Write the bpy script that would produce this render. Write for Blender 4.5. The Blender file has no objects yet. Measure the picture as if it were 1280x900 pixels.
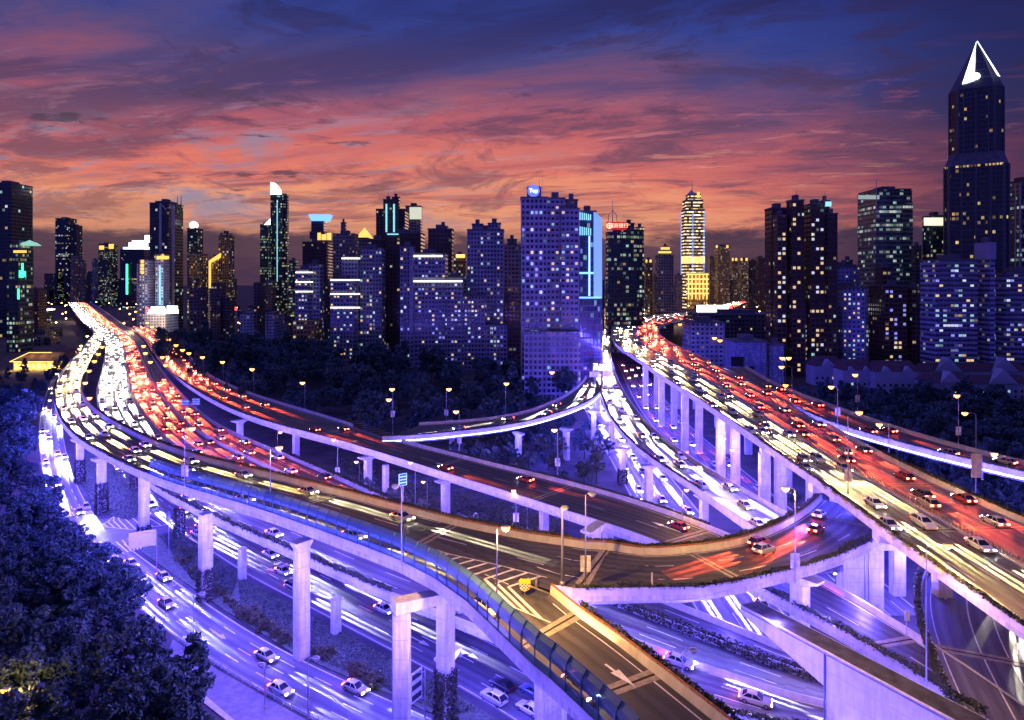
import bpy, bmesh, math, random
from mathutils import Vector, Matrix
from math import radians as R, sin, cos, pi, atan2, hypot, floor

random.seed(7)
S = bpy.context.scene
COL = S.collection

# ------------------------------------------------------------------ camera
F_PX, H, HY = 853.333, 64.0, 350.0           # focal length in px of a 1280 px frame, camera height, horizon row
cam_d = bpy.data.cameras.new("camera")
cam = bpy.data.objects.new("camera", cam_d)
COL.objects.link(cam)
cam.location = (0, 0, H)
cam.rotation_euler = (R(90), 0, 0)
cam_d.sensor_width = 36.0
cam_d.lens = 36.0 * F_PX / 1280.0
cam_d.shift_y = -(450 - HY) / 1280.0
cam_d.clip_start = 0.5
cam_d.clip_end = 9000
S.camera = cam

# ------------------------------------------------------------------ view + render settings
S.view_settings.view_transform = 'Standard'
S.view_settings.look = 'None'
S.view_settings.exposure = 0.0
S.view_settings.gamma = 1.0
S.render.engine = 'CYCLES'
S.cycles.use_denoising = True
S.cycles.max_bounces = 4
S.cycles.diffuse_bounces = 2
S.cycles.glossy_bounces = 2
S.cycles.transmission_bounces = 3
S.cycles.transparent_max_bounces = 6
S.cycles.sample_clamp_indirect = 3.0
S.cycles.caustics_reflective = False
S.cycles.caustics_refractive = False

# ------------------------------------------------------------------ node helper
class NT:
    def __init__(self, tree):
        self.t = tree
    def n(self, typ, **kw):
        nd = self.t.nodes.new(typ)
        for k, v in kw.items():
            setattr(nd, k, v)
        return nd
    def put(self, sock, v):
        if isinstance(v, (int, float)):
            sock.default_value = v
        elif isinstance(v, (tuple, list)):
            v = tuple(v)
            if len(v) == 3 and sock.type == 'RGBA':
                v = v + (1,)
            sock.default_value = v
        else:
            self.t.links.new(v, sock)
    def m(self, op, a, b=None, c=None, clamp=False):
        nd = self.n('ShaderNodeMath', operation=op, use_clamp=clamp)
        self.put(nd.inputs[0], a)
        if b is not None: self.put(nd.inputs[1], b)
        if c is not None: self.put(nd.inputs[2], c)
        return nd.outputs[0]
    def mix(self, f, a, b, blend='MIX'):
        nd = self.n('ShaderNodeMix', data_type='RGBA', blend_type=blend)
        self.put(nd.inputs[0], f); self.put(nd.inputs[6], a); self.put(nd.inputs[7], b)
        return nd.outputs[2]
    def ramp(self, f, stops, interp='LINEAR'):
        nd = self.n('ShaderNodeValToRGB')
        nd.color_ramp.interpolation = interp
        e = nd.color_ramp.elements
        while len(e) < len(stops): e.new(0.5)
        for el, (p, c) in zip(e, stops):
            el.position = p
            el.color = (c[0], c[1], c[2], 1) if len(c) == 3 else c
        self.put(nd.inputs[0], f)
        return nd.outputs[0]
    def noise(self, vec, scale, detail=4, rough=.5, dist=0, dim='3D'):
        nd = self.n('ShaderNodeTexNoise', noise_dimensions=dim)
        if vec is not None: self.put(nd.inputs['Vector'], vec)
        nd.inputs['Scale'].default_value = scale
        nd.inputs['Detail'].default_value = detail
        nd.inputs['Roughness'].default_value = rough
        nd.inputs['Distortion'].default_value = dist
        return nd.outputs[0]
    def comb(self, x, y, z=0.0):
        nd = self.n('ShaderNodeCombineXYZ')
        self.put(nd.inputs[0], x); self.put(nd.inputs[1], y); self.put(nd.inputs[2], z)
        return nd.outputs[0]
    def sep(self, v):
        nd = self.n('ShaderNodeSeparateXYZ'); self.put(nd.inputs[0], v)
        return nd.outputs
    def smooth(self, v, a, b):
        nd = self.n('ShaderNodeMapRange', interpolation_type='SMOOTHSTEP')
        self.put(nd.inputs[0], v); nd.inputs[1].default_value = a; nd.inputs[2].default_value = b
        return nd.outputs[0]

# ------------------------------------------------------------------ world: afterglow sky with streaked cloud
W_ = bpy.data.worlds.new("World"); S.world = W_; W_.use_nodes = True
wt = W_.node_tree; wt.nodes.clear(); g = NT(wt)
dirv = g.n('ShaderNodeTexCoord').outputs['Generated']
dx, dy, dz = g.sep(dirv)
zz = g.m('ADD', g.m('MAXIMUM', dz, 0.0), 0.085)
cu = g.m('DIVIDE', dx, zz); cv = g.m('DIVIDE', dy, zz)
wx = g.noise(g.comb(cu, cv, 5.0), .9, 4, .5)
cu2 = g.m('ADD', cu, g.m('MULTIPLY', g.m('SUBTRACT', wx, .5), .9))            # wind-bent cloud coordinates
cv2 = g.m('ADD', cv, g.m('MULTIPLY', cu, .22))
big = g.noise(g.comb(g.m('MULTIPLY', cu2, .38), g.m('MULTIPLY', cv2, .75), 1.0), 1.0, 6, .58, .5)
mid = g.noise(g.comb(g.m('MULTIPLY', cu2, .75), g.m('MULTIPLY', cv2, 1.25), 7.3), 1.3, 12, .68, .5)
fine = g.noise(g.comb(g.m('MULTIPLY', cu2, .9), g.m('MULTIPLY', cv2, 2.3), 3.1), 2.6, 12, .72, .35)
puff = g.noise(g.comb(g.m('MULTIPLY', cu, 1.5), g.m('MULTIPLY', cv, 2.1), 11.0), 1.7, 8, .62, .2)
warp = g.m('ADD', g.m('MULTIPLY', g.m('SUBTRACT', big, .5), .26), g.m('ADD', g.m('MULTIPLY', g.m('SUBTRACT', mid, .5), .15), g.m('MULTIPLY', g.m('SUBTRACT', fine, .5), .06)))
side = g.smooth(dx, 0.10, 0.56)                            # the east side of the view is already night
el = g.m('ADD', g.m('ADD', dz, warp), g.m('MULTIPLY', side, 0.09))
base = g.ramp(el, [(0.0, (.26, .12, .13)), (.05, (.62, .25, .16)), (.10, (.90, .34, .19)), (.15, (.80, .20, .15)),
                   (.20, (.56, .125, .15)), (.25, (.26, .085, .17)), (.30, (.085, .065, .22)), (.355, (.034, .055, .30)),
                   (.46, (.018, .022, .18)), (.62, (.12, .115, .66)), (1.0, (.17, .17, 1.0))])
# pale grey-blue openings between the lit cloud, strongest on the west side
ang = g.noise(g.comb(g.m('MULTIPLY', dx, 5.5), g.m('MULTIPLY', dz, 17.0), 4.0), 1.0, 10, .66, .8)
pale = g.m('MULTIPLY', g.m('MULTIPLY', g.m('MAXIMUM', g.smooth(fine, .50, .64), g.m('MULTIPLY', g.smooth(ang, .53, .66), .9)), g.smooth(dx, .30, -.36)), g.m('MULTIPLY', g.smooth(dz, .05, .10), g.smooth(dz, .29, .17)))
c1 = g.mix(g.m('MULTIPLY', pale, .85), base, (.26, .26, .40))
# shaded cloud: broad violet masses and streaks
dk = g.m('MAXIMUM', g.m('MULTIPLY', g.smooth(mid, .48, .62), .85), g.m('MULTIPLY', g.m('MAXIMUM', g.smooth(big, .52, .66), g.smooth(ang, .47, .36)), .75))
dkc = g.ramp(dz, [(0, (.10, .05, .085)), (.10, (.22, .085, .12)), (.18, (.17, .065, .12)), (.26, (.085, .04, .12)), (.36, (.022, .020, .105)), (.5, (.015, .015, .10))])
c2 = g.mix(g.m('MULTIPLY', dk, g.m('MULTIPLY', .92, g.smooth(dz, .6, .42))), c1, dkc)
# bright ribs of lit cloud
ribs = g.m('MULTIPLY', g.smooth(fine, .52, .70), g.m('MULTIPLY', g.smooth(dz, .03, .10), g.smooth(dz, .31, .16)))
c3 = g.mix(g.m('MULTIPLY', g.m('MULTIPLY', ribs, .78), g.m('SUBTRACT', 1.0, pale)), c2, g.mix(g.smooth(dz, .10, .24), (1.0, .45, .24), (.92, .22, .24)))
# small dark scud on the west
scud = g.m('MULTIPLY', g.smooth(puff, .58, .66), g.m('MULTIPLY', g.smooth(dx, -.05, -.28), g.m('MULTIPLY', g.smooth(dz, .09, .13), g.smooth(dz, .28, .22))))
c3 = g.mix(g.m('MULTIPLY', scud, .8), c3, (.075, .045, .085))
# grey cloud bank lying on the horizon
bankn = g.noise(g.comb(g.m('MULTIPLY', dx, 4.0), g.m('MULTIPLY', dz, 9.0), 2.0), 1.8, 8, .62, .3)
bankt = g.m('ADD', dz, g.m('MULTIPLY', g.m('SUBTRACT', bankn, .5), -.075))
bank = g.smooth(bankt, .070, .056)
c4 = g.mix(g.m('MULTIPLY', bank, .94), c3, g.mix(g.smooth(bankn, .35, .65), (.080, .042, .085), (.040, .026, .070)))
c5 = g.mix(g.m('MULTIPLY', side, g.m('ADD', .15, g.m('MULTIPLY', g.smooth(dx, .3, .62), .68))), c4, (.012, .012, .075))
# western half behind the camera stays blue night
c6 = g.mix(g.smooth(dy, .15, -.2), c5, (.085, .082, .50))
sky = g.n('ShaderNodeTexSky', sky_type='NISHITA', sun_disc=False)
sky.sun_elevation = R(-3.0); sky.sun_rotation = R(-12); sky.altitude = 20
b1 = g.n('ShaderNodeBackground'); g.put(b1.inputs[0], c6); b1.inputs[1].default_value = 0.92
b2 = g.n('ShaderNodeBackground'); g.put(b2.inputs[0], sky.outputs[0]); b2.inputs[1].default_value = 0.05
ad = g.n('ShaderNodeAddShader'); wt.links.new(b1.outputs[0], ad.inputs[0]); wt.links.new(b2.outputs[0], ad.inputs[1])
wo = g.n('ShaderNodeOutputWorld'); wt.links.new(ad.outputs[0], wo.inputs[0])

# last glow of the sun, low beyond the skyline
sd = bpy.data.lights.new("sun", 'SUN'); sd.energy = 0.10; sd.angle = R(12); sd.color = (1, .55, .4)
so = bpy.data.objects.new("sun", sd); COL.objects.link(so)
so.rotation_euler = (R(86), 0, R(168))

# ------------------------------------------------------------------ helpers
def W(px, py, z):
    D = F_PX * (H - z) / (py - HY)
    return Vector(((px - 640) * D / F_PX, D, z))

def tag(o, label=None, cat=None, group=None, kind=None):
    if label: o['label'] = label
    if cat: o['category'] = cat
    if group: o['group'] = group
    if kind: o['kind'] = kind
    return o

def empty(name, loc=(0, 0, 0), rz=0.0):
    o = bpy.data.objects.new(name, None); COL.objects.link(o)
    o.location = loc; o.rotation_euler = (0, 0, rz); o.empty_display_size = .5
    return o

def link(name, mesh, parent=None, loc=None, rz=None):
    o = bpy.data.objects.new(name, mesh); COL.objects.link(o)
    if parent is not None: o.parent = parent
    if loc is not None: o.location = loc
    if rz is not None: o.rotation_euler = (0, 0, rz)
    return o

class MB:
    def __init__(self): self.v = []; self.f = []; self.mi = []; self.uv = []
    def quad(self, a, b, c, d, mi=0, uv=None):
        n = len(self.v); self.v += [tuple(a), tuple(b), tuple(c), tuple(d)]
        self.f.append((n, n+1, n+2, n+3)); self.mi.append(mi); self.uv.append(uv)
    def face(self, pts, mi=0, uv=None):
        n = len(self.v); self.v += [tuple(p) for p in pts]
        self.f.append(tuple(range(n, n+len(pts)))); self.mi.append(mi); self.uv.append(uv)
    def box(self, x0, x1, y0, y1, z0, z1, mi=0, M=None, facade=False):
        c = [Vector(p) for p in ((x0,y0,z0),(x1,y0,z0),(x1,y1,z0),(x0,y1,z0),(x0,y0,z1),(x1,y0,z1),(x1,y1,z1),(x0,y1,z1))]
        if M: c = [M @ p for p in c]
        n = len(self.v); self.v += [tuple(p) for p in c]
        w, d = x1-x0, y1-y0
        fs = [((0,1,5,4), 0, w), ((1,2,6,5), w, d), ((2,3,7,6), w+d, w), ((3,0,4,7), 2*w+d, d)]
        for q, u, l in fs:
            self.f.append(tuple(n+i for i in q)); self.mi.append(mi)
            self.uv.append([(u, z0), (u+l, z0), (u+l, z1), (u, z1)])
        for q in ((4,5,6,7), (3,2,1,0)):
            self.f.append(tuple(n+i for i in q)); self.mi.append(mi); self.uv.append([(-50, -50)]*4)
    def prism(self, pts, z0, z1, mi=0, top=None):
        """vertical prism over a plan polygon (ccw); top = other plan polygon for a taper"""
        top = top or pts; k = len(pts); u = 0
        n = len(self.v); self.v += [(p[0], p[1], z0) for p in pts] + [(p[0], p[1], z1) for p in top]
        for i in range(k):
            j = (i+1) % k; l = hypot(pts[j][0]-pts[i][0], pts[j][1]-pts[i][1])
            self.f.append((n+i, n+j, n+k+j, n+k+i)); self.mi.append(mi)
            self.uv.append([(u, z0), (u+l, z0), (u+l, z1), (u, z1)]); u += l
        self.f.append(tuple(n+k+i for i in range(k))); self.mi.append(mi); self.uv.append([(-50, -50)]*k)
        self.f.append(tuple(n+k-1-i for i in range(k))); self.mi.append(mi); self.uv.append([(-50, -50)]*k)
    def tube(self, pts, rads, seg=8, mi=0, cap=True):
        pts = [Vector(p) for p in pts]
        if isinstance(rads, (int, float)): rads = [rads]*len(pts)
        rings = []
        for i, p in enumerate(pts):
            t = (pts[min(i+1, len(pts)-1)] - pts[max(i-1, 0)]).normalized()
            a = Vector((0, 0, 1)) if abs(t.z) < .9 else Vector((1, 0, 0))
            u = t.cross(a).normalized(); w = t.cross(u)
            n = len(self.v)
            for k in range(seg):
                an = 2*pi*k/seg
                self.v.append(tuple(p + (u*cos(an) + w*sin(an))*rads[i]))
            rings.append(n)
        for a, b in zip(rings, rings[1:]):
            for k in range(seg):
                j = (k+1) % seg
                self.f.append((a+k, a+j, b+j, b+k)); self.mi.append(mi); self.uv.append(None)
        if cap:
            self.f.append(tuple(rings[0]+k for k in range(seg-1, -1, -1))); self.mi.append(mi); self.uv.append(None)
            self.f.append(tuple(rings[-1]+k for k in range(seg))); self.mi.append(mi); self.uv.append(None)
    def mesh(self, name, mats, smooth=False):
        me = bpy.data.meshes.new(name)
        me.from_pydata(self.v, [], self.f)
        for m in (mats if isinstance(mats, (list, tuple)) else [mats]): me.materials.append(m)
        me.polygons.foreach_set('material_index', self.mi)
        if any(u is not None for u in self.uv):
            lay = me.uv_layers.new(name="UVMap"); flat = []
            for f, u in zip(self.f, self.uv):
                for i in range(len(f)):
                    flat += list(u[i]) if u else [0.0, 0.0]
            lay.data.foreach_set('uv', flat)
        if smooth: me.polygons.foreach_set('use_smooth', [True]*len(self.f))
        me.update()
        return me
    def build(self, name, mats, parent=None, smooth=False):
        return link(name, self.mesh(name, mats, smooth), parent)

def light(kind, loc, energy, color, parent=None, size=.3, name='lamp_light', rot=None, spot=None, blend=.6):
    ld = bpy.data.lights.new(name, kind); ld.energy = energy; ld.color = color
    if kind == 'AREA': ld.size = size
    else: ld.shadow_soft_size = size
    if spot: ld.spot_size = spot; ld.spot_blend = blend
    o = bpy.data.objects.new(name, ld); COL.objects.link(o)
    if parent: o.parent = parent
    o.location = loc
    if rot: o.rotation_euler = rot
    return o

# ------------------------------------------------------------------ materials
MATS = {}
def mat(name, col, rough=.7, metal=0.0, vary=0.0, scale=1.0, emit=None, estr=0.0, spec=.4, bump=0.0, streak=None, sample=True):
    if name in MATS: return MATS[name]
    m = bpy.data.materials.new(name); m.use_nodes = True; t = m.node_tree
    b = t.nodes['Principled BSDF']; g = NT(t)
    b.inputs['Roughness'].default_value = rough; b.inputs['Metallic'].default_value = metal
    b.inputs['Specular IOR Level'].default_value = spec
    b.inputs['Base Color'].default_value = (*col, 1)
    if vary:
        co = g.n('ShaderNodeNewGeometry').outputs['Position']
        nz = g.noise(co, scale, 6, .6)
        if streak:       # long vertical water stains
            x, y, z = g.sep(co)
            n2 = g.noise(g.comb(g.m('MULTIPLY', x, streak), g.m('MULTIPLY', y, streak), g.m('MULTIPLY', z, .18)), 1.0, 5, .6)
            nz = g.m('ADD', g.m('MULTIPLY', nz, .4), g.m('MULTIPLY', n2, .6))
            nz = g.m('SUBTRACT', nz, g.m('MULTIPLY', g.m('LESS_THAN', g.m('FRACT', g.m('DIVIDE', z, 2.6)), .035), .35))
        f = g.smooth(nz, .3, .72)
        lo = tuple(c*(1-vary) for c in col); hi = tuple(min(1, c*(1+vary*.7)) for c in col)
        g.put(b.inputs['Base Color'], g.mix(f, lo, hi))
        if bump:
            bp = g.n('ShaderNodeBump'); bp.inputs['Strength'].default_value = bump
            g.put(bp.inputs['Height'], nz); t.links.new(bp.outputs[0], b.inputs['Normal'])
    if emit:
        b.inputs['Emission Color'].default_value = (*emit, 1); b.inputs['Emission Strength'].default_value = estr
        if not sample: m.cycles.emission_sampling = 'NONE'
    MATS[name] = m
    return m

def asphalt(name, col, lane=3.6, off=0.0):
    """UV.x = metres across, UV.y = metres along: wheel-polished tracks, oil bands, patches, joints"""
    m = bpy.data.materials.new(name); m.use_nodes = True; t = m.node_tree
    b = t.nodes['Principled BSDF']; g = NT(t)
    uv = g.n('ShaderNodeUVMap').outputs[0]; u, v, _ = g.sep(uv)
    str1 = g.noise(g.comb(g.m('MULTIPLY', u, 1.6), g.m('MULTIPLY', v, .012)), 1.0, 5, .65)
    str2 = g.noise(g.comb(g.m('MULTIPLY', u, 5.0), g.m('MULTIPLY', v, .03)), 1.0, 3, .6)
    ph = g.m('MULTIPLY', g.m('ADD', u, off), 2*pi/lane*2)
    tracks = g.m('MULTIPLY', g.m('ADD', g.m('SINE', ph), 1.0), .5)
    patch = g.noise(g.comb(g.m('MULTIPLY', u, .12), g.m('MULTIPLY', v, .05)), 1.0, 2, .4)
    grain = g.noise(uv, 9.0, 3, .6)
    f = g.m('ADD', g.m('ADD', g.m('MULTIPLY', str1, .45), g.m('MULTIPLY', str2, .2)), g.m('ADD', g.m('MULTIPLY', tracks, .12), g.m('ADD', g.m('MULTIPLY', patch, .25), g.m('MULTIPLY', grain, .12))))
    f = g.smooth(f, .38, .78)
    vor = g.n('ShaderNodeTexVoronoi', feature='F1'); t.links.new(g.comb(g.m('MULTIPLY', u, .30), g.m('MULTIPLY', v, .045)), vor.inputs['Vector']); vor.inputs['Scale'].default_value = 1.0
    pr, pg, pb_ = g.sep(vor.outputs['Color'])
    oil = g.smooth(g.noise(g.comb(g.m('MULTIPLY', u, .9), g.m('MULTIPLY', v, .35)), 1.0, 4, .6), .60, .74)
    colr = g.mix(f, tuple(c*.55 for c in col), tuple(c*1.5 for c in col))
    colr = g.mix(g.m('MULTIPLY', g.m('GREATER_THAN', pr, .72), .45), colr, tuple(c*.5 for c in col))
    colr = g.mix(g.m('MULTIPLY', oil, .5), colr, tuple(c*.4 for c in col))
    g.put(b.inputs['Base Color'], colr)
    g.put(b.inputs['Roughness'], g.m('SUBTRACT', .72, g.m('MULTIPLY', f, .30)))
    b.inputs['Specular IOR Level'].default_value = .45
    return m

M_ASPH = asphalt('asphalt', (.060, .057, .055))
M_ASPH2 = asphalt('asphalt_worn', (.105, .10, .10))
M_ASPH3 = asphalt('asphalt_pale', (.13, .125, .115))
M_CONC = mat('concrete', (.50, .48, .46), .85, vary=.42, scale=.5, streak=1.5)
M_CONC_P = mat('parapet_concrete', (.55, .52, .47), .85, vary=.22, scale=.5, streak=1.0)
M_PIER = mat('pier_paint', (.60, .59, .58), .75, vary=.34, scale=.6, streak=1.8)
M_RAIL = mat('rail_rust', (.36, .13, .05), .6, vary=.3, scale=2)
M_LINE = mat('line_paint', (.74, .72, .66), .6, vary=.25, scale=1.2)
M_LINE_Y = mat('line_paint_yellow', (.70, .46, .12), .6, vary=.25, scale=1.2)
M_STEEL = mat('galvanised_steel', (.42, .43, .45), .45, .6, vary=.15, scale=3)
M_DKSTEEL = mat('dark_steel', (.05, .06, .08), .5, .5)
M_LEDBLUE = mat('led_blue', (.2, .3, 1), .5, emit=(.30, .38, 1.0), estr=14, sample=False)
M_SOIL = mat('soil', (.05, .045, .035), .95, vary=.4, scale=.6)
M_BED = mat('ground_cover', (.10, .12, .07), .95, vary=.5, scale=1.4, bump=.5)
M_PAVE = mat('paving', (.19, .18, .18), .85, vary=.25, scale=.8)
M_BLACK = mat('black_rubber', (.015, .015, .016), .8)
M_CGLASS = mat('car_glass', (.012, .014, .018), .08, spec=.6)
M_HEAD = mat('headlamp_lit', (.9, .9, .9), .3, emit=(1, .93, .78), estr=170, sample=False)
M_TAIL = mat('taillamp_lit', (.6, .02, .02), .3, emit=(1, .07, .03), estr=75, sample=False)
M_SODIUM = mat('sodium_lamp', (.9, .7, .4), .4, emit=(1, .38, .05), estr=5.5, sample=False)
M_WHITELAMP = mat('white_lamp', (.9, .9, .9), .4, emit=(.95, .97, 1), estr=60, sample=False)
M_OFFLAMP = mat('lamp_glass_off', (.35, .36, .38), .3)
M_TRUNK = mat('bark', (.07, .05, .035), .9, vary=.3, scale=3)
def leafmat(name, c, tv=.5):
    m = bpy.data.materials.new(name); m.use_nodes = True; t = m.node_tree
    b = t.nodes['Principled BSDF']; g = NT(t)
    rnd = g.n('ShaderNodeObjectInfo').outputs['Random']
    co = g.n('ShaderNodeNewGeometry').outputs['Position']
    nz = g.smooth(g.noise(co, .9, 3, .6), .3, .7)
    f = g.m('ADD', g.m('MULTIPLY', rnd, .45), g.m('MULTIPLY', nz, .55))
    g.put(b.inputs['Base Color'], g.mix(f, tuple(x*(1-tv) for x in c), tuple(min(1, x*(1+tv)) for x in c)))
    b.inputs['Roughness'].default_value = .6; b.inputs['Specular IOR Level'].default_value = .25
    return m
M_LEAF = leafmat('leaf_dark', (.05, .088, .09))
M_LEAF2 = leafmat('leaf_mid', (.095, .115, .08))
M_HEDGE = leafmat('leaf_hedge', (.055, .065, .030))
M_IVY = leafmat('leaf_ivy', (.055, .055, .035))
# ------------------------------------------------------------------ ground
gm = MB(); gm.quad((-4000, -200, 0), (4000, -200, 0), (4000, 8000, 0), (-4000, 8000, 0))
gmat = mat('city_ground', (.06, .055, .052), .95, vary=.45, scale=.12)
tag(gm.build('ground', gmat), kind='structure')

# ------------------------------------------------------------------ road geometry
def catmull(P, n=14):
    P = [Vector(p) for p in P]
    if len(P) < 3: return [P[0].lerp(P[-1], i/40) for i in range(41)]
    out = []
    for i in range(len(P)-1):
        p0 = P[i-1] if i else P[0]*2-P[1]; p1 = P[i]; p2 = P[i+1]
        p3 = P[i+2] if i+2 < len(P) else P[-1]*2-P[-2]
        t0 = 0; t1 = t0 + max(.01, (p1-p0).length)**.5; t2 = t1 + max(.01, (p2-p1).length)**.5; t3 = t2 + max(.01, (p3-p2).length)**.5
        for k in range(n):
            t = t1 + (t2-t1)*k/n
            a1 = p0*((t1-t)/(t1-t0)) + p1*((t-t0)/(t1-t0)); a2 = p1*((t2-t)/(t2-t1)) + p2*((t-t1)/(t2-t1)); a3 = p2*((t3-t)/(t3-t2)) + p3*((t-t2)/(t3-t2))
            b1 = a1*((t2-t)/(t2-t0)) + a2*((t-t0)/(t2-t0)); b2 = a2*((t3-t)/(t3-t1)) + a3*((t-t1)/(t3-t1))
            out.append(b1*((t2-t)/(t2-t1)) + b2*((t-t1)/(t2-t1)))
    out.append(P[-1]); return out

def resample(P, step):
    d = [0]
    for a, b in zip(P, P[1:]): d.append(d[-1] + (b-a).length)
    n = max(2, int(d[-1]/step)); out = []; j = 0
    for i in range(n+1):
        s = d[-1]*i/n
        while j < len(d)-2 and d[j+1] < s: j += 1
        t = (s-d[j])/max(1e-6, d[j+1]-d[j]); out.append(P[j].lerp(P[j+1], min(1, max(0, t))))
    return out

def smooth_pts(P, k, it=2):
    for _ in range(it):
        Q = []
        for i in range(len(P)):
            r = min(k, i, len(P)-1-i)
            s = Vector((0, 0, 0))
            for j in range(i-r, i+r+1): s += P[j]
            Q.append(s/(2*r+1))
        P = Q
    return P

class Road:
    """a carriageway between two edges; edges are lists of (image x, image y, height) surveyed on the photograph"""
    def __init__(self, L, Rt=None, step=3.0, width=None, par=1.1, world=False, pre=(), post=()):
        cv = (lambda q: Vector(q)) if world else (lambda q: W(*q))
        Ld = smooth_pts(resample(catmull([cv(q) for q in L]), step), 3)
        if width is not None:
            Rd = []
            for i, p in enumerate(Ld):
                t = (Ld[min(i+1, len(Ld)-1)] - Ld[max(i-1, 0)]); t.z = 0; t.normalize()
                s = i/(len(Ld)-1); w = width if isinstance(width, (int, float)) else width[0]+(width[1]-width[0])*s
                Rd.append(p + Vector((t.y, -t.x, 0))*w)
            Rd = smooth_pts(Rd, 3)
        else:
            Rr = resample(catmull([cv(q) for q in Rt]), .5)
            Rd = []; Lk = []; j0 = 0; last = -1
            for p in Ld:
                best = j0; bd = 1e9
                for j in range(j0, min(len(Rr), j0+240)):
                    q = Rr[j]; dd = (q.x-p.x)**2 + (q.y-p.y)**2
                    if dd < bd: bd = dd; best = j
                if best in (0, len(Rr)-1) and best == last:
                    if best == 0: Lk[-1] = p; 
                    continue
                j0 = best; last = best; Lk.append(p); Rd.append(Rr[best].copy())
            Ld = Lk; Rd = smooth_pts(Rd, 4, 3)
        def chain(pp, tail=None, head=None):
            k = [(cv(a), cv(b)) for a, b in pp]
            if tail: k = k+[tail]
            if head: k = [head]+k
            o = []
            for (a, b), (c, d) in zip(k, k[1:]):
                m = max(1, round(max((c-a).length, (d-b).length)/step))
                o += [(a.lerp(c, j/m), b.lerp(d, j/m)) for j in range(m)]
            return o + [k[-1]]
        if pre:
            o = chain(pre, tail=(Ld[0], Rd[0]))[:-1]; Ld = [a for a, b in o]+Ld; Rd = [b for a, b in o]+Rd
        if post:
            o = chain(post, head=(Ld[-1], Rd[-1]))[1:]; Ld = Ld+[a for a, b in o]; Rd = Rd+[b for a, b in o]
        self.L, self.R = Ld, Rd
        for a, b in zip(self.L, self.R):
            z = (a.z+b.z)/2; a.z = z; b.z = z
        self.n = len(Ld); self.par = par
        self.s = [0]
        for i in range(1, self.n):
            self.s.append(self.s[-1] + (((self.L[i]+self.R[i]) - (self.L[i-1]+self.R[i-1]))*.5).length)
        self.len = self.s[-1]
    def w(self, i): return (self.R[i]-self.L[i]).length
    def pt(self, i, a, dz=0.0, off_in=True):
        """a metres in from the left edge (negative = outside); deck height + dz"""
        l = self.L[i]; d = (self.R[i]-l).normalized()
        p = l + d*a; p.z = l.z - self.par + dz
        return p
    def ptR(self, i, a, dz=0.0): return self.pt(i, self.w(i)-a, dz)
    def at(self, s, a, dz=0.0, frac=False):
        s = min(max(s, 0), self.len-1e-4); i = 0
        lo, hi = 0, self.n-1
        while hi-lo > 1:
            mdl = (lo+hi)//2
            if self.s[mdl] <= s: lo = mdl
            else: hi = mdl
        i = lo; t = (s-self.s[i])/max(1e-6, self.s[i+1]-self.s[i])
        if frac:
            return self.pt(i, a*self.w(i), dz).lerp(self.pt(i+1, a*self.w(i+1), dz), t)
        return self.pt(i, a, dz).lerp(self.pt(i+1, a, dz), t)
    def near(self, px, py, z=None):
        """arc length of the point nearest to an image position"""
        best = 0; bd = 1e9
        for i in range(self.n):
            c = (self.L[i]+self.R[i])*.5
            if c.y < 1: continue
            x = 640+F_PX*c.x/c.y; y = HY+F_PX*(H-c.z+self.par)/c.y
            d = (x-px)**2+(y-py)**2
            if d < bd: bd = d; best = i
        return self.s[best]

def strip(road, prof, mi=0, mb=None, i0=0, i1=None, close=False, uvm=False):
    """sweep a profile: list of (side, a, dz); side 'L' measures from the left edge, 'R' from the right"""
    mb = mb or MB(); i1 = road.n-1 if i1 is None else i1
    def P(i, q): return road.pt(i, q[1], q[2]) if q[0] == 'L' else road.ptR(i, q[1], q[2])
    pr = prof + ([prof[0]] if close else [])
    for i in range(i0, i1):
        a = [P(i, q) for q in pr]; b = [P(i+1, q) for q in pr]
        for k in range(len(pr)-1):
            u = None
            if uvm:
                ua = 0 if pr[k][0] == 'L' and k == 0 else 0
                u = [(0, road.s[i]), (0, road.s[i+1]), ((a[k+1]-a[k]).length, road.s[i+1]), ((a[k+1]-a[k]).length, road.s[i])]
            mb.quad(a[k], b[k], b[k+1], a[k+1], mi, u)
    if close:
        for i in (i0, i1):
            mb.face([P(i, q) for q in prof], mi)
    return mb

def dash_marks(mb, road, a, s0=0, s1=None, dash=6, gap=9, w=.16, frac=False, dz=.012):
    s1 = road.len if s1 is None else s1; s = s0
    while s < s1:
        e = min(s+dash, s1); k = max(1, int((e-s)/3))
        for j in range(k):
            p = road.at(s+(e-s)*j/k, a, dz, frac); q = road.at(s+(e-s)*(j+1)/k, a, dz, frac)
            t = (q-p); t.z = 0
            if t.length < 1e-3: continue
            t.normalize(); nrm = Vector((t.y, -t.x, 0))*w*.5
            mb.quad(p-nrm, q-nrm, q+nrm, p+nrm)
        s = e+gap if gap > 0 else e
        if gap <= 0: break
        
def solid(mb, road, a, s0=0, s1=None, w=.16, frac=False): dash_marks(mb, road, a, s0, s1, dash=1e9, gap=0, w=w, frac=frac)

def arrow_mb(c, ang, L=7.0, turn=0):
    """painted lane arrow, pointing along ang, flat on the road"""
    mb = MB(); M = Matrix.Translation(c) @ Matrix.Rotation(ang, 4, 'Z')
    def q(pts): mb.face([M @ Vector((x, y, 0)) for x, y in pts])
    q([(-.14, -L/2), (.14, -L/2), (.14, L*.12), (-.14, L*.12)])
    if turn == 0:
        q([(-.6, L*.12), (.6, L*.12), (0, L*.5)])
    else:
        q([(-.6, L*.16), (.6, L*.16), (0, L*.5)])
        q([(.14, -L*.12), (1.3*turn, -L*.12), (1.3*turn, L*.02), (.14, L*.02)])
        q([(1.3*turn, -L*.22), (1.3*turn, L*.12), (2.1*turn, -L*.05)])
    return mb

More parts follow.
